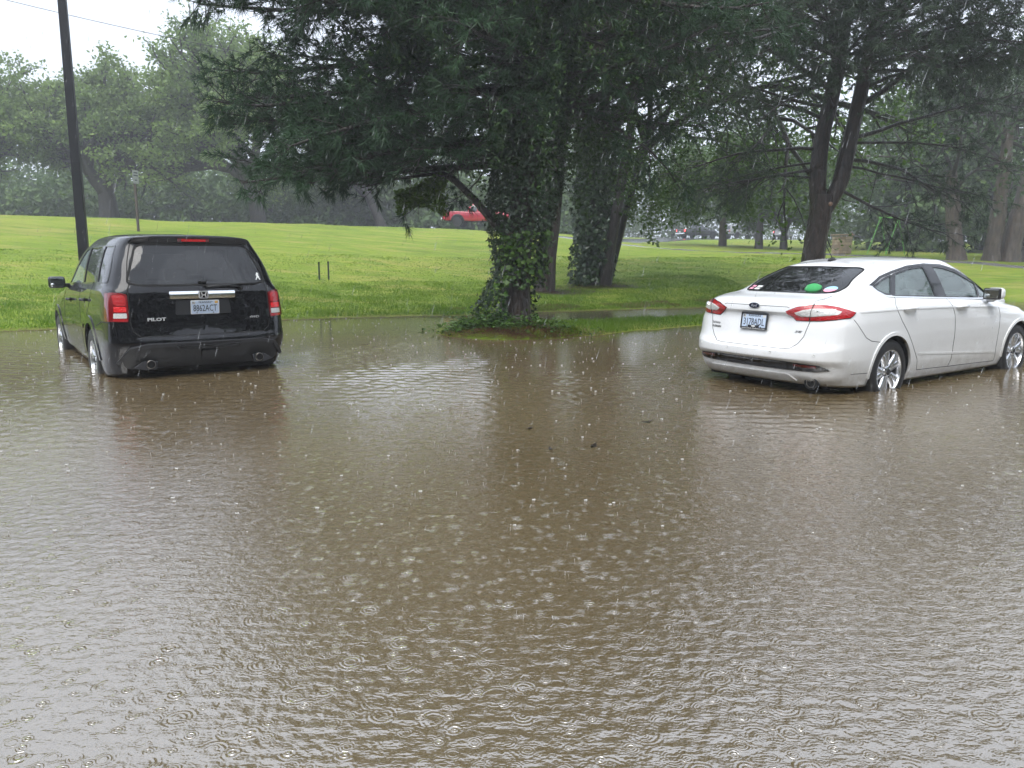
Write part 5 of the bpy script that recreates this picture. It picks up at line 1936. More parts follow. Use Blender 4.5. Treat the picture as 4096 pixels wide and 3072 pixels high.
# ------------------------------------------------------------------ the white sedan
sedan = empty('parked_sedan', (2.457, 7.825, -.152), RAD(34.815), 'white four-door sedan standing in shallow flood water on the right', 'car')
sedan.rotation_euler = (0, -RAD(.522), RAD(34.815))
SED_ROWS = [
    [(.16, 0, .235), (.17, .4, .235), (.22, .66, .235), (.38, .83, .225), (.62, .875, .215), (1.07, .88, .21), (2, .84, .19), (3, .84, .18), (3.92, .88, .20), (4.5, .8, .22), (4.75, .45, .22), (4.8, 0, .22)],
    [(.07, 0, .335), (.085, .4, .335), (.145, .68, .33), (.31, .86, .335), (.59, .905, .34), (1.07, .915, .33), (2, .885, .275), (3, .885, .265), (3.92, .91, .30), (4.55, .82, .33), (4.82, .45, .33), (4.87, 0, .33)],
    [(.05, 0, .42), (.065, .4, .42), (.125, .69, .42), (.295, .875, .42), (.57, .918, .42), (1.07, .922, .42), (2, .905, .40), (3, .905, .385), (3.92, .918, .40), (4.55, .84, .42), (4.82, .45, .42), (4.87, 0, .42)],
    [(-0.04, 0, 0.5), (-0.02, 0.4, 0.5), (0.06, 0.7, 0.5), (0.265, 0.885, 0.5), (0.56, 0.925, 0.5), (1.07, 0.928, 0.5), (2, 0.905, 0.5), (3, 0.905, 0.48), (3.92, 0.925, 0.5), (4.55, 0.84, 0.5), (4.82, 0.45, 0.5), (4.87, 0, 0.5)],
    [(-0.035, 0, 0.565), (-0.015, 0.4, 0.565), (0.065, 0.7, 0.575), (0.265, 0.885, 0.6), (0.56, 0.925, 0.63), (1.07, 0.932, 0.66), (2, 0.912, 0.62), (3, 0.912, 0.6), (3.92, 0.928, 0.64), (4.55, 0.83, 0.6), (4.8, 0.45, 0.6), (4.85, 0, 0.6)],
    [(0.02, 0, 0.62), (0.035, 0.4, 0.62), (0.1, 0.69, 0.64), (0.275, 0.88, 0.67), (0.56, 0.922, 0.7), (1.07, 0.93, 0.72), (2, 0.917, 0.7), (3, 0.917, 0.68), (3.92, 0.925, 0.7), (4.52, 0.82, 0.65), (4.76, 0.45, 0.65), (4.8, 0, 0.65)],
    [(0.062, 0, 0.79), (0.07, 0.4, 0.79), (0.125, 0.675, 0.81), (0.29, 0.87, 0.82), (0.56, 0.913, 0.835), (1.07, 0.925, 0.85), (2, 0.918, 0.82), (3, 0.917, 0.79), (3.92, 0.91, 0.79), (4.48, 0.79, 0.74), (4.68, 0.45, 0.73), (4.72, 0, 0.73)],
    [(0.09, 0, 0.915), (0.085, 0.37, 0.91), (0.138, 0.662, 0.9), (0.312, 0.845, 0.917), (0.567, 0.899, 0.925), (1.07, 0.916, 0.929), (2.0, 0.912, 0.91), (3.0, 0.907, 0.876), (3.92, 0.878, 0.844), (4.394, 0.725, 0.79), (4.565, 0.414, 0.78), (4.605, 0.0, 0.78)],
    [(0.045, 0, 0.945), (0.06, 0.4, 0.945), (0.135, 0.65, 0.95), (0.32, 0.835, 0.955), (0.57, 0.893, 0.96), (1.07, 0.912, 0.96), (2, 0.91, 0.945), (3, 0.903, 0.91), (3.92, 0.865, 0.865), (4.36, 0.7, 0.81), (4.52, 0.4, 0.8), (4.56, 0, 0.8)],
    [(0.06, 0, 1.035), (0.075, 0.4, 1.03), (0.155, 0.62, 1.025), (0.345, 0.775, 1.025), (0.57, 0.845, 1.03), (1.07, 0.878, 1.03), (2, 0.88, 1.005), (3, 0.868, 0.965), (3.78, 0.77, 0.925), (4.18, 0.6, 0.875), (4.33, 0.35, 0.865), (4.38, 0, 0.865)],
    [(0.095, 0, 1.063), (0.115, 0.4, 1.058), (0.195, 0.59, 1.055), (0.38, 0.725, 1.058), (0.6, 0.8, 1.065), (1.07, 0.853, 1.062), (2, 0.862, 1.03), (3, 0.845, 0.985), (3.82, 0.77, 0.95), (4.08, 0.58, 0.912), (4.18, 0.33, 0.905), (4.22, 0, 0.905)],
    [(0.42, 0, 1.112), (0.45, 0.38, 1.108), (0.54, 0.57, 1.105), (0.66, 0.685, 1.11), (0.8, 0.755, 1.11), (1.1, 0.822, 1.092), (2, 0.842, 1.048), (3.1, 0.828, 1.0), (3.6, 0.735, 0.985), (3.77, 0.52, 0.975), (3.85, 0.3, 0.975), (3.9, 0, 0.975)],
    [(0.76, 0, 1.262), (0.79, 0.36, 1.258), (0.87, 0.53, 1.255), (0.97, 0.612, 1.252), (1.08, 0.662, 1.25), (1.32, 0.708, 1.242), (2.05, 0.755, 1.235), (2.85, 0.755, 1.2), (3.22, 0.68, 1.165), (3.36, 0.5, 1.17), (3.44, 0.27, 1.175), (3.48, 0, 1.18)],
    [(1.12, 0, 1.386), (1.14, 0.34, 1.381), (1.21, 0.465, 1.375), (1.29, 0.52, 1.372), (1.38, 0.56, 1.375), (1.58, 0.605, 1.39), (2.05, 0.645, 1.405), (2.55, 0.645, 1.395), (2.92, 0.6, 1.335), (3.04, 0.45, 1.345), (3.1, 0.25, 1.355), (3.13, 0, 1.36)],
    [(1.17, 0, 1.404), (1.19, 0.3, 1.4), (1.26, 0.4, 1.398), (1.35, 0.445, 1.402), (1.44, 0.475, 1.408), (1.64, 0.52, 1.433), (2.05, 0.56, 1.452), (2.5, 0.56, 1.446), (2.82, 0.52, 1.385), (2.93, 0.38, 1.39), (2.98, 0.2, 1.395), (3.0, 0, 1.4)],
    [(1.24, 0, 1.422), (1.32, 0, 1.436), (1.4, 0, 1.446), (1.49, 0, 1.455), (1.58, 0, 1.463), (1.74, 0, 1.468), (2.08, 0, 1.478), (2.4, 0, 1.478), (2.6, 0, 1.462), (2.7, 0, 1.45), (2.77, 0, 1.44), (2.84, 0, 1.428)],
]
db = Body(SED_ROWS, 160, 90)
RWX, FWX, WZ = 1.07, 3.92, .325
# openings
D_Q = [(.985, 1.185), (1.19, 1.252), (1.375, 1.294), (1.15, 1.105), (1.06, 1.112), (1.0, 1.148)]
D_R = [(1.20, 1.092), (1.44, 1.305), (1.72, 1.355), (1.985, 1.376), (2.005, 1.055)]
D_F = [(2.235, 1.045), (2.175, 1.378), (2.40, 1.360), (2.65, 1.308), (2.90, 1.218), (3.035, 1.172), (3.00, 1.015)]
D_T = [(3.06, 1.165), (3.165, 1.130), (3.34, 1.045), (3.36, 1.005), (3.03, 1.013)]
D_BW = rounded([(.44, 1.120), (.545, 1.130), (.575, 1.185), (.50, 1.355), (.44, 1.373), (0, 1.380), (-.44, 1.373), (-.50, 1.355), (-.575, 1.185), (-.545, 1.130), (-.44, 1.120), (0, 1.122)], .03)
D_WS = rounded([(.62, 1.02), (-.62, 1.02), (-.50, 1.33), (.50, 1.33)], .06)
for s in (1, -1):
    db.hole(arch_poly(RWX, WZ + .005, .372), 'y', s, .5)
    db.hole(arch_poly(FWX, WZ + .005, .372), 'y', s, .5)
    for pl in (D_Q, D_R, D_F, D_T):
        db.hole(rounded(pl, .02), 'y', s, .4)
db.hole(D_BW, 'x', 1, 1.6)
db.hole(D_WS, 'x', -1, 2.6)
dbody = db.build('body', M_white, M_inner, sedan)
DLO = [(.955, 1.192), (1.19, 1.274), (1.41, 1.322), (1.72, 1.376), (2.05, 1.396), (2.40, 1.382), (2.66, 1.328), (2.92, 1.236), (3.17, 1.152), (3.37, 1.058), (3.41, .992), (3.0, 1.0), (2.2, 1.032), (1.16, 1.080), (1.04, 1.090), (.975, 1.138)]
for s in (1, -1):
    for pl in (D_Q, D_R, D_F, D_T):
        w_ = db.patch('window', rounded(pl, .02), 'y', s, -.006, M_glass_side, sedan, .06, .004)
        db.strip('window_seal', rounded(pl, .02), 'y', s, .020, .003, M_plast_gl, w_, True, .04, .010)
    db.strip('roof_trim', DLO[:11], 'y', s, .030, .006, M_plast_gl, sedan, False, .04, .010)
    db.strip('belt_trim', DLO[10:] + [DLO[0]], 'y', s, .016, .008, M_chrome, sedan, False, .04, .010)
    db.patch('pillar_trim', [(2.012, 1.050), (1.992, 1.385), (2.168, 1.386), (2.228, 1.042)], 'y', s, .005, M_plast_gl, sedan, .04)
    db.patch('pillar_trim', [(1.155, 1.098), (1.385, 1.298), (1.435, 1.312), (1.195, 1.090)], 'y', s, .005, M_plast_gl, sedan, .04)
bw = db.patch('rear_window', D_BW, 'x', 1, -.003, M_glass_rear, sedan, .05, .004)
db.strip('window_seal', D_BW, 'x', 1, .016, .002, M_gap, bw, True, .03, .008)
db.patch('windscreen', D_WS, 'x', -1, -.003, M_glass_side, sedan, .07, .004)

# boot lid seams
db.strip('lid_seam', [(.605, 1.03), (.60, .86), (.565, .72), (.52, .65), (.455, .600), (.38, .592), (-.38, .592), (-.455, .600), (-.52, .65), (-.565, .72), (-.60, .86), (-.605, 1.03)], 'x', 1, .006, .0010, M_gap, dbody)
db.strip('lid_seam', [(.40, .992), (.37, 1.000), (-.37, 1.000), (-.40, .992)], 'x', 1, .005, .0010, M_gap_lt, dbody)
for s in (1, -1):
    db.strip('lid_seam', [(.20, s * .585), (.32, s * .60), (.52, s * .56)], 'z', 1, .007, .0012, M_gap_lt, dbody)
    db.strip('bumper_seam', [(.40, .892), (.48, .80), (.57, .710), (.66, .672), (.82, .650)], 'y', s, .006, .0012, M_gap_lt, dbody)
    db.strip('bumper_seam', [(.40, .362), (.66, .352)], 'y', s, .005, .0012, M_gap_lt, dbody)
    # doors
    db.strip('door_seam', [(1.18, 1.082), (1.105, 1.0), (1.115, .955), (1.20, .84), (1.32, .725), (1.45, .58), (1.58, .42), (1.612, .300), (2.328, .276)], 'y', s, .007, .0012, M_gap_lt, dbody)
    db.strip('door_seam', [(2.19, 1.034), (2.25, .95), (2.30, .86), (2.32, .765), (2.345, .60), (2.345, .46), (2.33, .36), (2.30, .276)], 'y', s, .008, .0012, M_gap, dbody)
    db.strip('door_seam', [(3.35, .937), (3.385, .86), (3.39, .76), (3.385, .55), (3.375, .41), (3.395, .25), (2.328, .276)], 'y', s, .007, .0012, M_gap_lt, dbody)
    db.strip('door_crease', [(1.60, .475), (2.3, .430), (3.36, .362)], 'y', s, .022, .004, M_white, dbody, False, .06, .006)
    db.strip('shoulder_crease', [(.50, .957), (1.2, .958), (2.25, .938), (3.33, .897)], 'y', s, .014, .0035, M_white, dbody, False, .06, .005)
    for hx, hz_ in ((1.345, .960), (2.445, .936)):
        dh = empty('door_handle')
        dh.parent = sedan
        h, n = db.cast('y', (hx, hz_), s)
        MB().tube([(hx - .115, h.y + s * .004, hz_), (hx - .09, h.y + s * .036, hz_ + .004), (hx + .085, h.y + s * .038, hz_ + .004), (hx + .115, h.y + s * .004, hz_)], [.013, .017, .017, .013], 8).build('grip', M_white, dh, True)
        MB().lathe([(.040, -.003), (.036, .003), (.0, -.008)], (hx - .01, h.y + s * .001, hz_ - .008), (0, s, 0), 16).build('cup', M_white, dh, True)
    # arch lips, liners, wheels
    for wx in (RWX, FWX):
        db.strip('arch_lip', np.array(arc(wx, WZ + .005, .388, -6, 186, 36)), 'y', s, .034, .009, M_white, dbody, False, .04, .02)
        m = MB()
        cir = arc(wx, WZ, .385, 0, 180, 20)
        V = [(x, s * .89, z) for x, z in cir] + [(x, s * .50, z) for x, z in cir]
        m.add(V, [(i, i + 1, i + 22, i + 21) for i in range(20)])
        V = [(x, s * .50, z) for x, z in cir] + [(wx, s * .50, WZ - .15)]
        m.add(V, [(i, i + 1, 21) for i in range(20)])
        m.build('wheel_liner', M_hollow, sedan)
        wheel(sedan, (wx, s * .795, WZ), s, .334, .226, .225, (5, .22, .088, .070), (M_tyre, M_alloy, M_alloy_d), spin=.20 if wx > 2 else .62)
    # mirrors
    mi = empty('wing_mirror')
    mi.parent = sedan
    m = MB()
    m.box((3.10, s * .965, 1.06), (.14, .185, .135), Matrix.Rotation(RAD(-12 * s), 3, 'Z'), .055)
    m.build('cap', M_white, mi, True)
    MB().box((3.045, s * .955, 1.058), (.05, .180, .130), Matrix.Rotation(RAD(-12 * s), 3, 'Z'), .022).build('rim', M_plast, mi, True)
    MB().box((3.020, s * .953, 1.058), (.008, .145, .098), Matrix.Rotation(RAD(-12 * s), 3, 'Z'), .004).build('mirror_glass', M_mirror, mi)
    MB().tube([(3.17, s * .86, .985), (3.15, s * .92, .985), (3.11, s * .96, 1.01)], [.03, .028, .03], 10).build('stalk', M_white, mi, True)
    # tail lamps
    tl = empty('tail_lamp')
    tl.parent = sedan
    P = [(s * a, b_) for a, b_ in ((.362, .956), (.47, 1.005), (.60, 1.030), (.70, 1.026), (.775, 1.010), (.84, .980), (.874, .958), (.873, .93), (.868, .905), (.80, .888), (.69, .875), (.47, .866))]
    db.patch('lens_edge', P, 'x', 1, .004, M_plast_gl, tl, .025, .012)
    c_ = np.mean(np.array(P), 0)
    P2 = [tuple(c_ + (np.array(p) - c_) * np.array([.975, .93])) for p in P]
    db.patch('lens', P2, 'x', 1, .010, M_red, tl, .02, .014, deform=lambda y, z: .006 * max(0, 1 - ((z - .95) / .07) ** 2))
    I = [(s * a, b_) for a, b_ in ((.462, .948), (.54, .976), (.63, .990), (.755, .986), (.815, .962), (.80, .935), (.635, .917), (.52, .920))]
    db.patch('clear_edge', I, 'x', 1, .019, M_sticker_w, tl, .02, .008)
    ci = np.mean(np.array(I), 0)
    I2 = [tuple(ci + (np.array(p) - ci) * .84) for p in I]
    db.patch('clear_lens', I2, 'x', 1, .022, M_clear, tl, .02, .006)
    db.strip('lamp_split', [(s * .612, 1.030), (s * .606, .95), (s * .598, .872)], 'x', 1, .005, .024, M_gap, tl, False, .02, .012)
    for k in range(7):
        y0 = s * (.655 + .018 * k)
        db.strip('led_row', [(y0, .958), (y0 + s * .008, .978)], 'x', 1, .007, .025, M_chrome, tl, False, .02, .004)
    # bumper reflector
    db.patch('bumper_reflector', rounded([(s * .49, .428), (s * .70, .426), (s * .70, .448), (s * .49, .452)], .005), 'x', 1, .014, M_red_dk, sedan, .03)
    for yy in (.265, .70):
        h, n = db.cast('x', (s * yy, .55))
        MB().lathe([(.013, 0), (.013, .0035), (.009, .0035), (.009, .002), (0, .0022)], h, tuple(n), 14).build('parking_sensor', M_sticker_w, sedan, True)
# black bumper insert
db.patch('bumper_insert', rounded([(.80, .402), (.72, .450), (.40, .468), (-.40, .468), (-.72, .450), (-.80, .402), (-.70, .383), (-.27, .378), (.27, .378), (.70, .383)], .015), 'x', 1, .008, M_plast_gl, sedan, .03, .014)
db.patch('rear_apron', rounded([(.58, .338), (-.42, .340), (-.50, .27), (.62, .262)], .03), 'x', 1, .016, M_white, sedan, .04, .02)
# exhaust in its scallop
ex = empty('exhaust_tip')
ex.parent = sedan
o_ = Vector((.155, -.625, .262))
MB().lathe([(.070, .06), (.066, -.004), (.056, -.008), (.054, .05)], o_, (1, .1, 0), 24).build('pipe_surround', M_plast, ex, autosmooth=40)
MB().lathe([(.044, .14), (.046, .02), (.046, -.005), (.040, -.005), (.038, .02), (.037, .12)], o_, (1, .05, 0), 22).build('pipe', M_steel, ex, autosmooth=40)
MB().lathe([(.0395, .008), (.0, .009)], o_, (1, .05, 0), 18).build('pipe_bore', M_hollow, ex)
MB().box((2.4, 0, .225), (4.2, 1.50, .06)).build('underbody', M_hollow, sedan)

# emblem, plate, badges
h, n = db.cast('x', (.02, .998))
emb = empty('emblem')
emb.parent = sedan


def oval(a, b_, k=28):
    return [(a * math.cos(2 * math.pi * i / k), b_ * math.sin(2 * math.pi * i / k)) for i in range(k)]


M_navy = pbr('navy_enamel', (.008, .014, .05), rough=.15, coat=1.0)
flat_poly('emblem_rim', oval(.066, .029), h.x - .013, M_chrome, emb, .012, .998, .0)
flat_poly('emblem_field', oval(.058, .023), h.x - .0145, M_navy, emb, .003, .998, .0)
letters('emblem_script', 'Ford', .03, (h.x - .0155, 0, .998), (-1, 0, 0), M_badge, emb, fit=(.070, .026), shear=.3, depth=.0006)
h, n = db.cast('x', (0, .835))
plx = h.x - .022
pl = plate(sedan, db, .838, plx, '3178ADL', 'KANSAS', 7, 0.0, True)
fr = rounded([(-.163, -.088), (.163, -.088), (.163, .088), (-.163, .088)], .014)
fi = rounded([(-.146, -.064), (.146, -.064), (.146, .066), (-.146, .066)], .008)
V = [(-.009, -p[0], p[1]) for p in fr] + [(-.009, -p[0], p[1]) for p in fi] + [(.002, -p[0], p[1]) for p in fr]
k = len(fr)
MB().add(V, [(i, (i + 1) % k, (i + 1) % k + k, i + k) for i in range(k)] + [(i, i + 2 * k, (i + 1) % k + 2 * k, (i + 1) % k) for i in range(k)]).build('plate_frame', M_plast_gl, pl)
letters('frame_lettering', 'www.Chuck Anderson.com', .02, (-.0105, 0, -.0765), (-1, 0, 0), M_sticker_w, pl, fit=(.285, .016), depth=.0005)
flat_poly('frame_banner', [(-.07, -.064), (.07, -.064), (.07, -.044), (-.07, -.044)], -.0095, M_plast_gl, pl, .002)
flat_poly('frame_oval', oval(.024, .009), -.0105, M_sticker_w, pl, .001, -.054)
h, n = db.cast('x', (.505, .748))
letters('name_badge', 'FUSION', .03, h + n * .003, n, M_alloy_d, sedan, fit=(.135, .021), depth=.0015, shear=.2)
h, n = db.cast('x', (.515, .790))
letters('dealer_script', 'Chuck Anderson', .03, h + n * .002, n, M_gap_lt, sedan, fit=(.13, .028), depth=.0003, shear=.5)
h, n = db.cast('x', (-.508, .766))
letters('trim_badge', 'SE', .03, h + n * .003, n, M_alloy_d, sedan, fit=(.075, .018), depth=.0015, shear=.3)

# roof aerial
h, n = db.cast('z', (1.345, 0))
an = empty('roof_aerial')
an.parent = sedan
MB().tube([(1.29, 0, h.z - .006), (1.32, 0, h.z + .008), (1.37, 0, h.z + .016), (1.42, 0, h.z + .006)], [.018, .026, .024, .010], 10).build('aerial_base', M_plast, an, True)
MB().tube([(1.36, 0, h.z + .02), (1.22, 0, h.z + .165)], [.006, .003], 6).build('aerial_rod', M_plast, an, True)

# cabin
sx = MB()
for y in (-.37, .37):
    sx.box((2.05, y, .82), (.15, .5, .62), Matrix.Rotation(RAD(-16), 3, 'Y'), .05).box((1.93, y, 1.19), (.09, .26, .17), None, .04)
    sx.box((2.35, y, .52), (.5, .5, .16), None, .05)
sx.box((1.18, 0, .80), (.16, 1.25, .52), Matrix.Rotation(RAD(-20), 3, 'Y'), .05)
sx.build('seats', M_inner_lt, sedan)
cb = MB()
cb.box((.78, 0, 1.045), (.72, 1.16, .02)).box((3.35, 0, .88), (.5, 1.4, .16), None, .05)
cb.build('cabin', M_inner, sedan)
swl = MB()
ring = [(2.92 + .05 * math.sin(a) * .4, .37 + .185 * math.cos(a), .93 + .185 * math.sin(a)) for a in np.linspace(0, 2 * math.pi, 25)]
swl.tube(ring, .016, 8, False).box((2.93, .37, .93), (.04, .34, .05), None, .01)
swl.build('steering_wheel', M_plast, sedan, True)
# stickers low on the rear glass
M_st_blue = pbr('sky_blue_sticker', (.35, .62, .78), rough=.5)
M_st_pink = pbr('pink_sticker', (.78, .35, .45), rough=.5)
h, n = db.cast('x', (-.455, 1.155))
for nm, mt, half in (('window_sticker', M_st_blue, 1), ('window_sticker', M_st_pink, -1)):
    V = []
    for i in range(13):
        a = math.pi * i / 12
        y, z = .054 * math.cos(a), half * .027 * math.sin(a)
        hh, nn = db.safe('x', (-.468 - y, 1.160 + z), 1, (0, 1.2))
        V.append(hh + nn * .004)
    MB().add(V, [tuple(range(13))]).build(nm, mt, sedan)
for y0, w, mt in ((.50, .075, M_st_pink), (.40, .075, M_sticker_w)):
    for r_ in range(2):
        V = []
        for dy, dz in ((0, 0), (w, 0), (w, .016), (0, .016)):
            hh, nn = db.safe('x', (y0 - dy, 1.132 + r_ * .022 + dz), 1, (0, 1.2))
            V.append(hh + nn * .004)
        MB().add(V, [(0, 1, 2, 3)]).build('window_sticker', mt, sedan)
# ------------------------------------------------------------------ distant traffic
def paint(name, col, rough=.25):
    return pbr(name, col, rough=rough, coat=.8)


M_redpaint = paint('red_paint', (.40, .006, .028))
M_blackpaint2 = paint('charcoal_paint', (.012, .013, .016))
M_silver = paint('silver_paint', (.26, .27, .28))
M_white2 = paint('plain_white_paint', (.66, .67, .68))


def truck(name, label, xy, yaw, pm, cab=(1.95, 3.75), L_=5.39, bed=True, tail=M_red, head=M_clear, group=None, lift=.0):
    z = terrain(np.array([xy[0]]), np.array([xy[1]]), False)[0] + .03 + lift
    root = empty(name, (xy[0], xy[1], z), RAD(yaw), label, 'pickup' if bed else 'car', group)
    body = empty('body_shell')
    bpy.data.objects.remove(body)
    top = 1.16 if bed else 1.08
    lo = [
        [(.10, 0, .50), (.12, .6, .50), (.3, .86, .48), (1.25, .9, .48), (2.6, .88, .42), (4.48, .9, .48), (5.1, .8, .45), (5.25, 0, .45)],
        [(.0, 0, .62), (.02, .65, .62), (.2, .92, .62), (1.25, .95, .65), (2.6, .93, .62), (4.48, .95, .65), (5.15, .82, .6), (5.36, 0, .6)],
        [(.04, 0, .80), (.05, .7, .80), (.18, .92, .85), (1.25, .955, .88), (2.6, .945, .85), (4.48, .95, .88), (5.15, .82, .82), (5.36, 0, .82)],
        [(.05, 0, 1.0), (.06, .72, 1.0), (.18, .90, 1.02), (1.25, .93, 1.03), (2.6, .935, 1.0), (4.48, .92, 1.0), (5.08, .78, .98), (5.28, 0, 1.0)],
        [(.06, 0, top), (.08, .72, top), (.20, .87, top), (1.25, .89, top), (2.6, .90, 1.09), (4.3, .84, 1.08), (4.95, .68, 1.04), (5.12, 0, 1.06)],
        [(.14, 0, top - .02), (.4, 0, top - .02), (.6, 0, top - .02), (1.4, 0, top - .02), (2.6, 0, 1.14), (4.0, 0, 1.15), (4.5, 0, 1.13), (4.9, 0, 1.1)],
    ]
    b1 = Body(lo, 60, 26)
    for wx in (1.25, 4.48):
        for s in (1, -1):
            b1.hole(arch_poly(wx, .42, .46), 'y', s, .5)
    o1 = b1.build('body', pm, M_inner, root)
    c0, c1 = cab
    up = [
        [(c0, 0, 1.08), (c0 + .01, .6, 1.08), (c0 + .08, .86, 1.08), ((c0 + c1) / 2, .89, 1.08), (c1 - .1, .86, 1.08), (c1 + .3, .55, 1.10), (c1 + .42, 0, 1.11)],
        [(c0 + .05, 0, 1.35), (c0 + .06, .56, 1.35), (c0 + .13, .79, 1.35), ((c0 + c1) / 2, .83, 1.35), (c1 - .45, .79, 1.35), (c1 - .15, .52, 1.36), (c1 - .08, 0, 1.37)],
        [(c0 + .16, 0, 1.62), (c0 + .17, .5, 1.62), (c0 + .24, .70, 1.62), ((c0 + c1) / 2 - .1, .74, 1.64), (c1 - .88, .70, 1.62), (c1 - .62, .46, 1.63), (c1 - .56, 0, 1.64)],
        [(c0 + .20, 0, 1.73), (c0 + .22, .42, 1.725), (c0 + .32, .58, 1.72), ((c0 + c1) / 2 - .1, .63, 1.75), (c1 - 1.0, .58, 1.72), (c1 - .84, .38, 1.73), (c1 - .80, 0, 1.735)],
        [(c0 + .35, 0, 1.765), (c0 + .5, 0, 1.775), (c0 + .6, 0, 1.78), ((c0 + c1) / 2 - .1, 0, 1.79), (c1 - 1.2, 0, 1.785), (c1 - 1.1, 0, 1.775), (c1 - 1.0, 0, 1.765)],
    ]
    b2 = Body(up, 50, 26)
    cm = (c0 + c1) / 2 - .05
    W1 = rounded([(c0 + .22, 1.16), (cm - .06, 1.16), (cm - .06, 1.60), (c0 + .34, 1.60)], .04)
    W2 = rounded([(cm + .04, 1.16), (c1 - .22, 1.16), (c1 - .82, 1.60), (cm + .04, 1.60)], .04)
    WB = rounded([(.62, 1.18), (-.62, 1.18), (-.56, 1.60), (.56, 1.60)], .05)
    WF = rounded([(.62, 1.18), (-.62, 1.18), (-.52, 1.60), (.52, 1.60)], .05)
    cabo = b2.build('cab', pm, M_inner, root)
    for s in (1, -1):
        for w_ in (W1, W2):
            b2.patch('window', w_, 'y', s, .006, M_glass_far, root, .10, .01)
    b2.patch('rear_window', WB, 'x', 1, .006, M_glass_far, root, .12, .01)
    b2.patch('windscreen', WF, 'x', -1, .006, M_glass_far_lt, root, .12, .01)
    for s in (1, -1):
        b1.strip('door_seam', [(cm, 1.06), (cm, .62)], 'y', s, .014, .003, M_gap, o1)
        b1.strip('door_seam', [(c0 + .12, 1.06), (c0 + .14, .62)], 'y', s, .014, .003, M_gap, o1)
        b1.patch('tail_lamp', rounded([(s * .74, .86), (s * .87, .86), (s * .86, 1.10), (s * .74, 1.10)], .02), 'x', 1, .02, tail, root, .06, .03)
        b1.patch('head_lamp', rounded([(s * .45, .84), (s * .74, .88), (s * .72, .97), (s * .45, .95)], .02), 'x', -1, .02, head, root, .08, .03)
        for hx in (c0 + .35, cm + .22):
            MB().box((hx, s * .94, 1.0), (.16, .03, .03)).build('door_handle', pm, root)
        mi = empty('wing_mirror')
        mi.parent = root
        MB().box((c1 - .12, s * 1.03, 1.22), (.12, .20, .17), None, .04).build('housing', pm, mi, True)
        MB().box((c1 - .188, s * 1.03, 1.22), (.01, .16, .12)).build('mirror_glass', M_mirror, mi)
        for wx in (1.25, 4.48):
            b1.strip('arch_flare', np.array(arc(wx, .42, .49, 0, 180, 20)), 'y', s, .10, .018, M_plast if bed else pm, root, False, .08, .04)
            wheel_far(root, (wx, s * .82, .385), s, .385, .23)
    MB().box((2.8, 0, .50), (4.6, 1.5, .12)).build('chassis', M_hollow, root)
    MB().box((-.03, 0, .60), (.12, 1.7, .16), None, .03).build('rear_bumper', M_chrome if bed else pm, root)
    MB().box((5.33, 0, .58), (.14, 1.6, .24), None, .04).build('front_bumper', pm, root)
    pl = MB().box((-.045, 0, .80), (.01, .30, .15)).build('licence_plate', M_plate_w, root)
    return root


def wheel_far(parent, pos, s, r, rr):
    w = empty('wheel', pos)
    w.parent = parent
    t = MB().lathe([(rr, -.11), (r - .02, -.12), (r, -.08), (r, .08), (r - .02, .12), (rr, .11)], (0, 0, 0), (0, s, 0), 28)
    t.build('tyre', M_tyre, w, autosmooth=40)
    k = MB()
    k.lathe([(rr, .095), (rr - .02, .09), (.0, .06)], (0, 0, 0), (0, s, 0), 20)
    rim = k.build('rim', M_alloy_d, w, autosmooth=40)
    for i in range(6):
        a = 2 * math.pi * i / 6
        ca, sa = math.cos(a), math.sin(a)
        V = []
        for rad_, wd_ in ((.03, .05), (rr - .015, .075)):
            for q in (-1, 1):
                V.append((rad_ * ca - q * wd_ / 2 * sa, s * .105, rad_ * sa + q * wd_ / 2 * ca))
        MB().add(V, [(0, 1, 3, 2)]).build('spoke', M_alloy, w)
    return w


M_glass_far = pbr('far_window_glass', (.05, .06, .065), rough=.06, spec=.8)
M_glass_far_lt = pbr('far_windscreen', (.34, .40, .42), rough=.06, spec=.8)
ct = np.array([-2.6, 59.6])
yw = -10
truck('pickup_truck', 'bright red crew-cab pickup driving along the crest road', (ct[0] - 2.7 * math.cos(RAD(yw)), ct[1] - 2.7 * math.sin(RAD(yw))), yw, M_redpaint, lift=.16)
truck('pickup_truck', 'black pickup with lit tail lamps on the far road', (20.8, 96.5), 26, M_blackpaint2, tail=M_red_on)
truck('passenger_car', 'pale car half hidden behind the pale tree trunk on the far road', (27.6, 101), 24, M_silver, cab=(.25, 3.7), bed=False)
truck('sport_utility', 'silver sport utility with red brake lamp beyond the second roadside tree', (36.5, 106.0), 62, M_silver, cab=(.2, 3.7), bed=False, tail=M_red_on)
far = truck('service_truck', 'far service truck with roof light bar above the stone pillar', (50.5, 113.5), 66, M_blackpaint2, cab=(.25, 3.7), bed=False, tail=M_red_on)
MB().box((1.6, 0, 1.86), (.30, 1.15, .12), None, .03).build('light_bar', M_sticker_o, far)

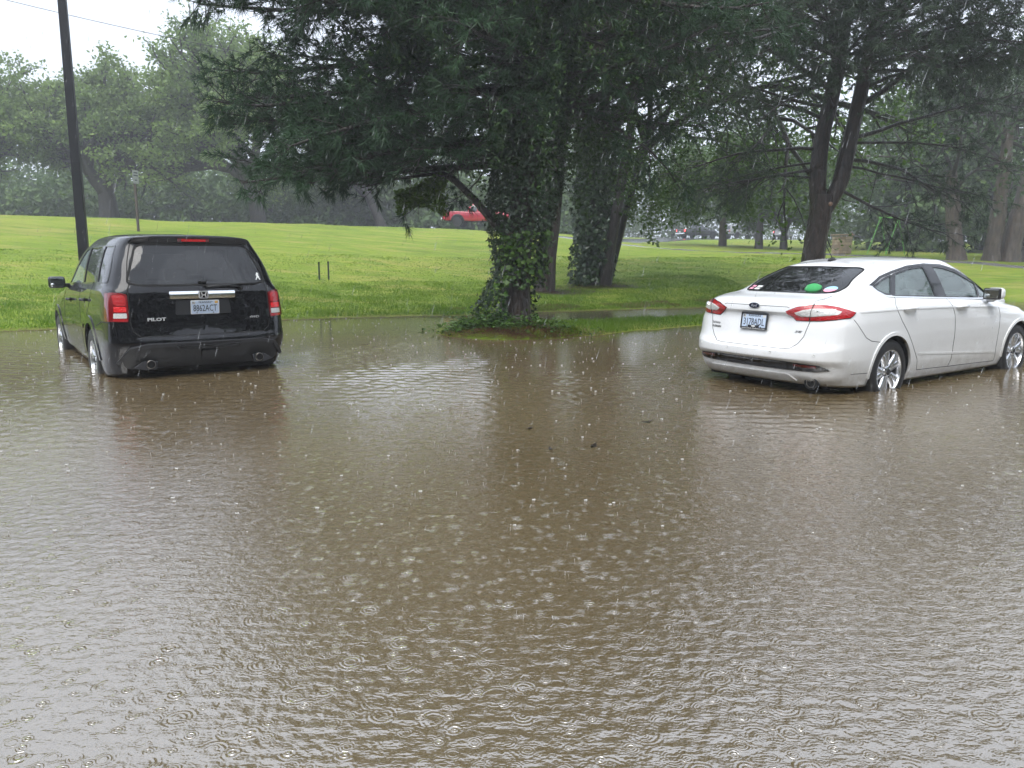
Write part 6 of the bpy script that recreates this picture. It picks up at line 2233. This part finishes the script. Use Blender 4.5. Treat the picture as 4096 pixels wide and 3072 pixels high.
# ------------------------------------------------------------------ poles, posts and signs
M_pole = pbr('dark_steel', (.010, .0105, .013), rough=.5, spec=.2, noise=.3, nscale=6)
M_post = pbr('brown_post', (.06, .045, .035), rough=.6, noise=.3, nscale=12)
M_signw = pbr('sign_white', (.66, .66, .64), rough=.4)
M_signg = pbr('sign_back', (.28, .29, .29), rough=.45, noise=.15, nscale=20)
M_green_post = pbr('green_post', (.012, .035, .022), rough=.5)
M_swing = pbr('lime_green_paint', (.12, .42, .05), rough=.35)
zp = tz(-11.6, 20.9)
lp = empty('lamp_pole', (-11.6, 20.9, zp), RAD(18), 'tall dark square steel pole rising behind the black car', 'pole')
m = MB()
w0, w1, hh = .125, .085, 10.0
m.add([(-w0, -w0, -.2), (w0, -w0, -.2), (w0, w0, -.2), (-w0, w0, -.2), (-w1, -w1, hh), (w1, -w1, hh), (w1, w1, hh), (-w1, w1, hh)], [(0, 1, 5, 4), (1, 2, 6, 5), (2, 3, 7, 6), (3, 0, 4, 7), (4, 5, 6, 7)])
m.build('shaft', M_pole, lp, bevel=.015)
MB().box((0, 0, .03), (.42, .42, .06), None, .01).build('base_plate', M_pole, lp)
MB().tube([(0, 0, 9.8), (.5, 0, 10.0), (1.3, 0, 10.05)], [.045, .04, .035], 8).box((1.6, 0, 10.03), (.7, .30, .12), None, .03).build('lamp_head', M_pole, lp)

zs = tz(-16.9, 35.05)
sg = empty('road_sign', (-16.9, 35.05, zs), RAD(80), 'white rectangular road sign on a brown post at the lawn edge', 'sign')
MB().box((0, 0, 1.25), (.09, .09, 2.7), None, .01).build('post', M_post, sg)
MB().box((0, -.055, 2.38), (.40, .012, .58), None, .004).build('sign_plate', M_signg, sg)
for k, (w_, z_) in enumerate(((.26, 2.56), (.30, 2.44), (.16, 2.24))):
    MB().box((0, -.064, z_), (w_, .004, .05)).build('sign_marking', M_ink, sg)

zs = tz(-13.7, 75)
sg = empty('stop_sign', (-13.7, 75, zs), RAD(-8), 'small round-looking sign seen from behind on the crest', 'sign')
MB().tube([(0, 0, -.2), (0, 0, 1.3)], .03, 6).build('post', M_signw, sg)
MB().lathe([(.30, -.008), (.30, .008), (0, .008)], (0, -.04, 1.15), (0, 1, 0), 8).build('sign_plate', M_signg, sg)

for k, (x, y, hgt, lb) in enumerate(((-6.17, 24.55, .55, 'slim dark marker post on the lawn, left one of the pair'), (-5.92, 24.75, .57, 'slim dark marker post on the lawn, right one of the pair'))):
    bo = empty('marker_post', (x, y, tz(x, y)), 0, lb, 'post', 'marker posts on the lawn')
    MB().tube([(0, 0, -.1), (0, 0, hgt)], [.028, .026], 8).build('post', M_green_post, bo)
    MB().lathe([(.030, 0), (.030, .03), (0, .04)], (0, 0, hgt - .02), (0, 0, 1), 8).build('cap', M_gap, bo)

# overhead cable
p0, p1 = Vector((-50, 46, 21.2)), Vector((20, 44, 7.8))
pts = [p0.lerp(p1, t) - Vector((0, 0, 2.0 * 4 * t * (1 - t))) for t in np.linspace(0, 1, 40)]
ca = MB().tube([tuple(p) for p in pts], .018, 5).build('overhead_cable', M_gap)
tag(ca, 'thin overhead cable crossing the sky at the upper left', 'cable')

# green swing frame
zg = tz(23.7, 48.8)
sw = empty('swing_frame', (23.7, 48.8, zg), RAD(12), 'lime green swing frame beyond the white car', 'swing')
H_ = 2.25
for x in (-.75, .55):
    for s, q in ((-1, -1.05), (1, .95)):
        MB().tube([(x + q, s * .35, -.1), (x, 0, H_)], .026, 7).build('leg', M_swing, sw)
MB().tube([(-.85, 0, H_), (.65, 0, H_)], .04, 7).build('top_bar', M_swing, sw)
for x in (-.3, .15):
    seat = MB().box((x, 0, .5), (.36, .16, .03), None, .01).build('swing_seat', M_plast, sw)
    for d in (-.17, .17):
        MB().tube([(x + d, 0, .5), (x + d, 0, H_)], .008, 4).build('chain', M_alloy_d, seat)

# stone gate pillar
zg = tz(20.25, 47.65)
pi = empty('stone_pillar', (20.25, 47.65, zg), RAD(8), 'square tan stone pillar on the grass beyond the white car', 'pillar')
M_stone = [pbr('tan_stone_%d' % k, c_, rough=.7, noise=.3, nscale=9) for k, c_ in enumerate(((.36, .27, .17), (.28, .21, .13), (.42, .33, .22), (.30, .24, .17)))]
M_mortar = pbr('mortar', (.16, .14, .11), rough=.9)
MB().box((0, 0, .5), (.74, .74, 1.1)).build('core', M_mortar, pi)
for row in range(6):
    zc = .09 + row * .175
    for side in range(4):
        a = math.pi / 2 * side
        x0 = -.41
        while x0 < .38:
            w_ = min(random.uniform(.20, .42), .41 - x0)
            if .41 - (x0 + w_) < .12:
                w_ = .41 - x0
            c_ = Vector((x0 + w_ / 2, -.385, zc))
            R3 = Matrix.Rotation(a, 3, 'Z')
            MB().box(R3 @ c_, (w_ - .016, .075 + random.uniform(0, .03), .158), R3, .012).build('stone', random.choice(M_stone), pi)
            x0 += w_
MB().box((0, 0, 1.14), (.98, .98, .09), None, .02).build('cap_stone', M_stone[1], pi)
zg = tz(18.9, 48.3)
gs = empty('entrance_board', (18.9, 48.3, zg), RAD(8), 'low dark red board beside the stone pillar', 'sign')
MB().box((0, 0, .42), (1.3, .07, .34), None, .01).build('board', pbr('dark_red_board', (.09, .02, .02), rough=.5), gs)
for x in (-.5, .5):
    MB().box((x, .05, .25), (.08, .08, .7)).build('post', M_post, gs)

# green plush on the sedan's rear shelf
M_plush = pbr('green_plush', (.06, .36, .12), rough=.95, noise=.2, nscale=60)
cz, cxy = 1.030, (.62, -.285)
Mw = sedan.matrix_basis
pp = Mw @ Vector((cxy[0], cxy[1], cz))
pt = empty('plush_toy', tuple(pp), RAD(34.8), 'rounded bright green plush toy inside the white sedan rear window', 'toy')
MB().lathe([(.0, 0), (.070, .004), (.088, .04), (.090, .085)], (0, 0, 0), (0, 0, 1), 20).build('lower_body', M_plush, pt, True)
MB().lathe([(.084, .088), (.095, .092), (.092, .13), (.070, .165), (.030, .182), (0, .186)], (0, 0, 0), (0, 0, 1), 20).build('upper_body', M_plush, pt, True)
# ------------------------------------------------------------------ rain on the water
Rr = np.random.default_rng(123)


def in_car(X, Y, pos, yaw, L_, W_):
    a = RAD(yaw)
    dx, dy = X - pos[0], Y - pos[1]
    u = dx * math.cos(a) + dy * math.sin(a)
    v = -dx * math.sin(a) + dy * math.cos(a)
    return (u > -.05) & (u < L_) & (np.abs(v) < W_)


def open_water(X, Y):
    k = terrain(X, Y) < -.01
    k &= ~in_car(X, Y, (-3.389, 8.435), 127.154, 4.9, 1.02)
    k &= ~in_car(X, Y, (2.457, 7.825), 34.815, 4.9, .95)
    return k


def watery(name, col, cover):
    mr, tt_, oo_ = nodes_of(name)
    tr = tt_.nodes.new('ShaderNodeBsdfTransparent')
    df = tt_.nodes.new('ShaderNodeBsdfPrincipled')
    df.inputs['Base Color'].default_value = (*col, 1)
    df.inputs['Roughness'].default_value = .08
    mx = tt_.nodes.new('ShaderNodeMixShader')
    mx.inputs[0].default_value = cover
    L(tt_, tr.outputs[0], mx.inputs[1])
    L(tt_, df.outputs[0], mx.inputs[2])
    L(tt_, mx.outputs[0], oo_.inputs['Surface'])
    return mr


M_splash = watery('splash_water', (.74, .73, .70), .6)
m = 4200
Y = 1.9 + 15.5 * Rr.uniform(0, 1, m) ** .8
X = Rr.uniform(-1, 1, m) * (Y * .72 + .4)
k = open_water(X, Y)
X, Y = X[k], Y[k]
V, F = [], []
nv = 0
sm = MB()
for x, y, wz in zip(X, Y, water_z(X, Y)):
    kind = Rr.uniform()
    sc = Rr.uniform(.35, 1.15) * (.55 + .04 * y)
    if kind < .36 and y > 2.6:                       # jet with a bead on top
        h = .022 * sc
        sm.lathe([(.0045 * sc, -.002), (.0022 * sc, h * .4), (.0016 * sc, h * .75), (.0034 * sc, h * .9), (.0034 * sc, h * 1.05), (0, h * 1.15)], (x, y, wz), (Rr.normal() * .15, Rr.normal() * .15, 1), 5)
    elif kind < .56 and y > 3.5:         # crown
        r, h = .011 * sc, .009 * sc
        n_ = 7
        Vc, Fc = [], []
        for i in range(n_):
            a = 2 * math.pi * i / n_
            q = 1 + .5 * (i % 2)
            for rr, zz_ in ((r * .8, -.001), (r * 1.05, h * .6 * q), (r * 1.3, h * q), (r * .95, h * .6 * q)):
                Vc.append((x + rr * math.cos(a), y + rr * math.sin(a), wz + zz_))
        for i in range(n_):
            j = (i + 1) % n_
            for q in range(3):
                Fc.append((4 * i + q, 4 * j + q, 4 * j + q + 1, 4 * i + q + 1))
        sm.add(Vc, Fc)
sp_ = sm.build('rain_splashes', M_splash, None, True)
sp_['kind'] = 'stuff'
tag(sp_, 'small white rain splashes all over the flood water', 'splashes')

# falling drops
m = 2000
d = Rr.uniform(1.6, 10, m)
X = Rr.uniform(-.75, .75, m) * d
Z = np.clip(1.35 + Rr.uniform(-.42, .45, m) * d, .15, 9)
P = np.stack([X, d, Z], 1)
ln = Rr.uniform(.012, .055, m) * (.8 + .09 * d)
ax = unit(np.array([.26, 0.05, 1.0]) + Rr.normal(size=(m, 3)) * .035)
sd = unit(np.cross(ax, Rr.normal(size=(m, 3))))
s2 = np.cross(ax, sd)
w_ = (.0006 + .00010 * d)[:, None]
top = P + ax * ln[:, None] * .6
bot = P - ax * ln[:, None] * .4
ring = [P - ax * ln[:, None] * .15 + (sd * c_ + s2 * s_) * w_ for c_, s_ in ((1, 0), (-.5, .87), (-.5, -.87))]
V = np.stack([top, bot] + ring, 1).reshape(-1, 3)
b_ = np.arange(m)[:, None] * 5
F = np.concatenate([b_ + np.array(f) for f in ((0, 2, 3), (0, 3, 4), (0, 4, 2), (1, 3, 2), (1, 4, 3), (1, 2, 4))])
mr = watery('rain_drop', (.78, .81, .85), .3)
rn = link('rain', mesh_np(V, [F]), mr)
rn['kind'] = 'stuff'
tag(rn, 'falling rain drops in the air', 'rain')

# a few drowned leaves
M_wetleaf = pbr('wet_dead_leaf', (.022, .017, .012), rough=.3)
for x, y, a, sz in ((1.10, 6.05, .3, .05), (.58, 5.25, 1.1, .055), (.27, 5.15, 2.0, .035), (.14, 5.8, .7, .04)):
    V = []
    for q, r in ((0, .5), (.5, .22), (1.2, .24), (1.9, .2), (math.pi, .55), (-1.9, .2), (-1.2, .24), (-.5, .22)):
        V.append((sz * r * 2 * math.cos(q), sz * r * 2 * math.sin(q) * .8, .004 + .004 * math.cos(q * 2)))
    n_ = len(V)
    V2 = [(p[0], p[1], p[2] - .004) for p in V]
    o = MB().add(V + V2, [tuple(range(n_)), tuple(range(2 * n_ - 1, n_ - 1, -1))] + [(i, i + n_, (i + 1) % n_ + n_, (i + 1) % n_) for i in range(n_)]).build('floating_leaf', M_wetleaf)
    o.location = (x, y, .008)
    o.rotation_euler = (0, 0, a)
    tag(o, 'small dark leaf floating on the brown water in the middle', 'leaf', 'leaves adrift on the flood')
HAZE = 0.0026
# ------------------------------------------------------------------ the rainy air
hz = MB().box((5, 85, 10.5), (330, 250, 24)).build('haze', None)
hm, ht, ho = nodes_of('rain_haze')
hv = ht.nodes.new('ShaderNodeVolumePrincipled')
hv.inputs['Color'].default_value = (.93, .96, 1, 1)
hv.inputs['Density'].default_value = HAZE
hv.inputs['Density Attribute'].default_value = ''
hv.inputs['Anisotropy'].default_value = .2
L(ht, hv.outputs[0], ho.inputs['Volume'])
hz.data.materials.append(hm)
hm.cycles.homogeneous_volume = True
hz['kind'] = 'stuff'
tag(hz, 'thin rain haze filling the air', 'haze')
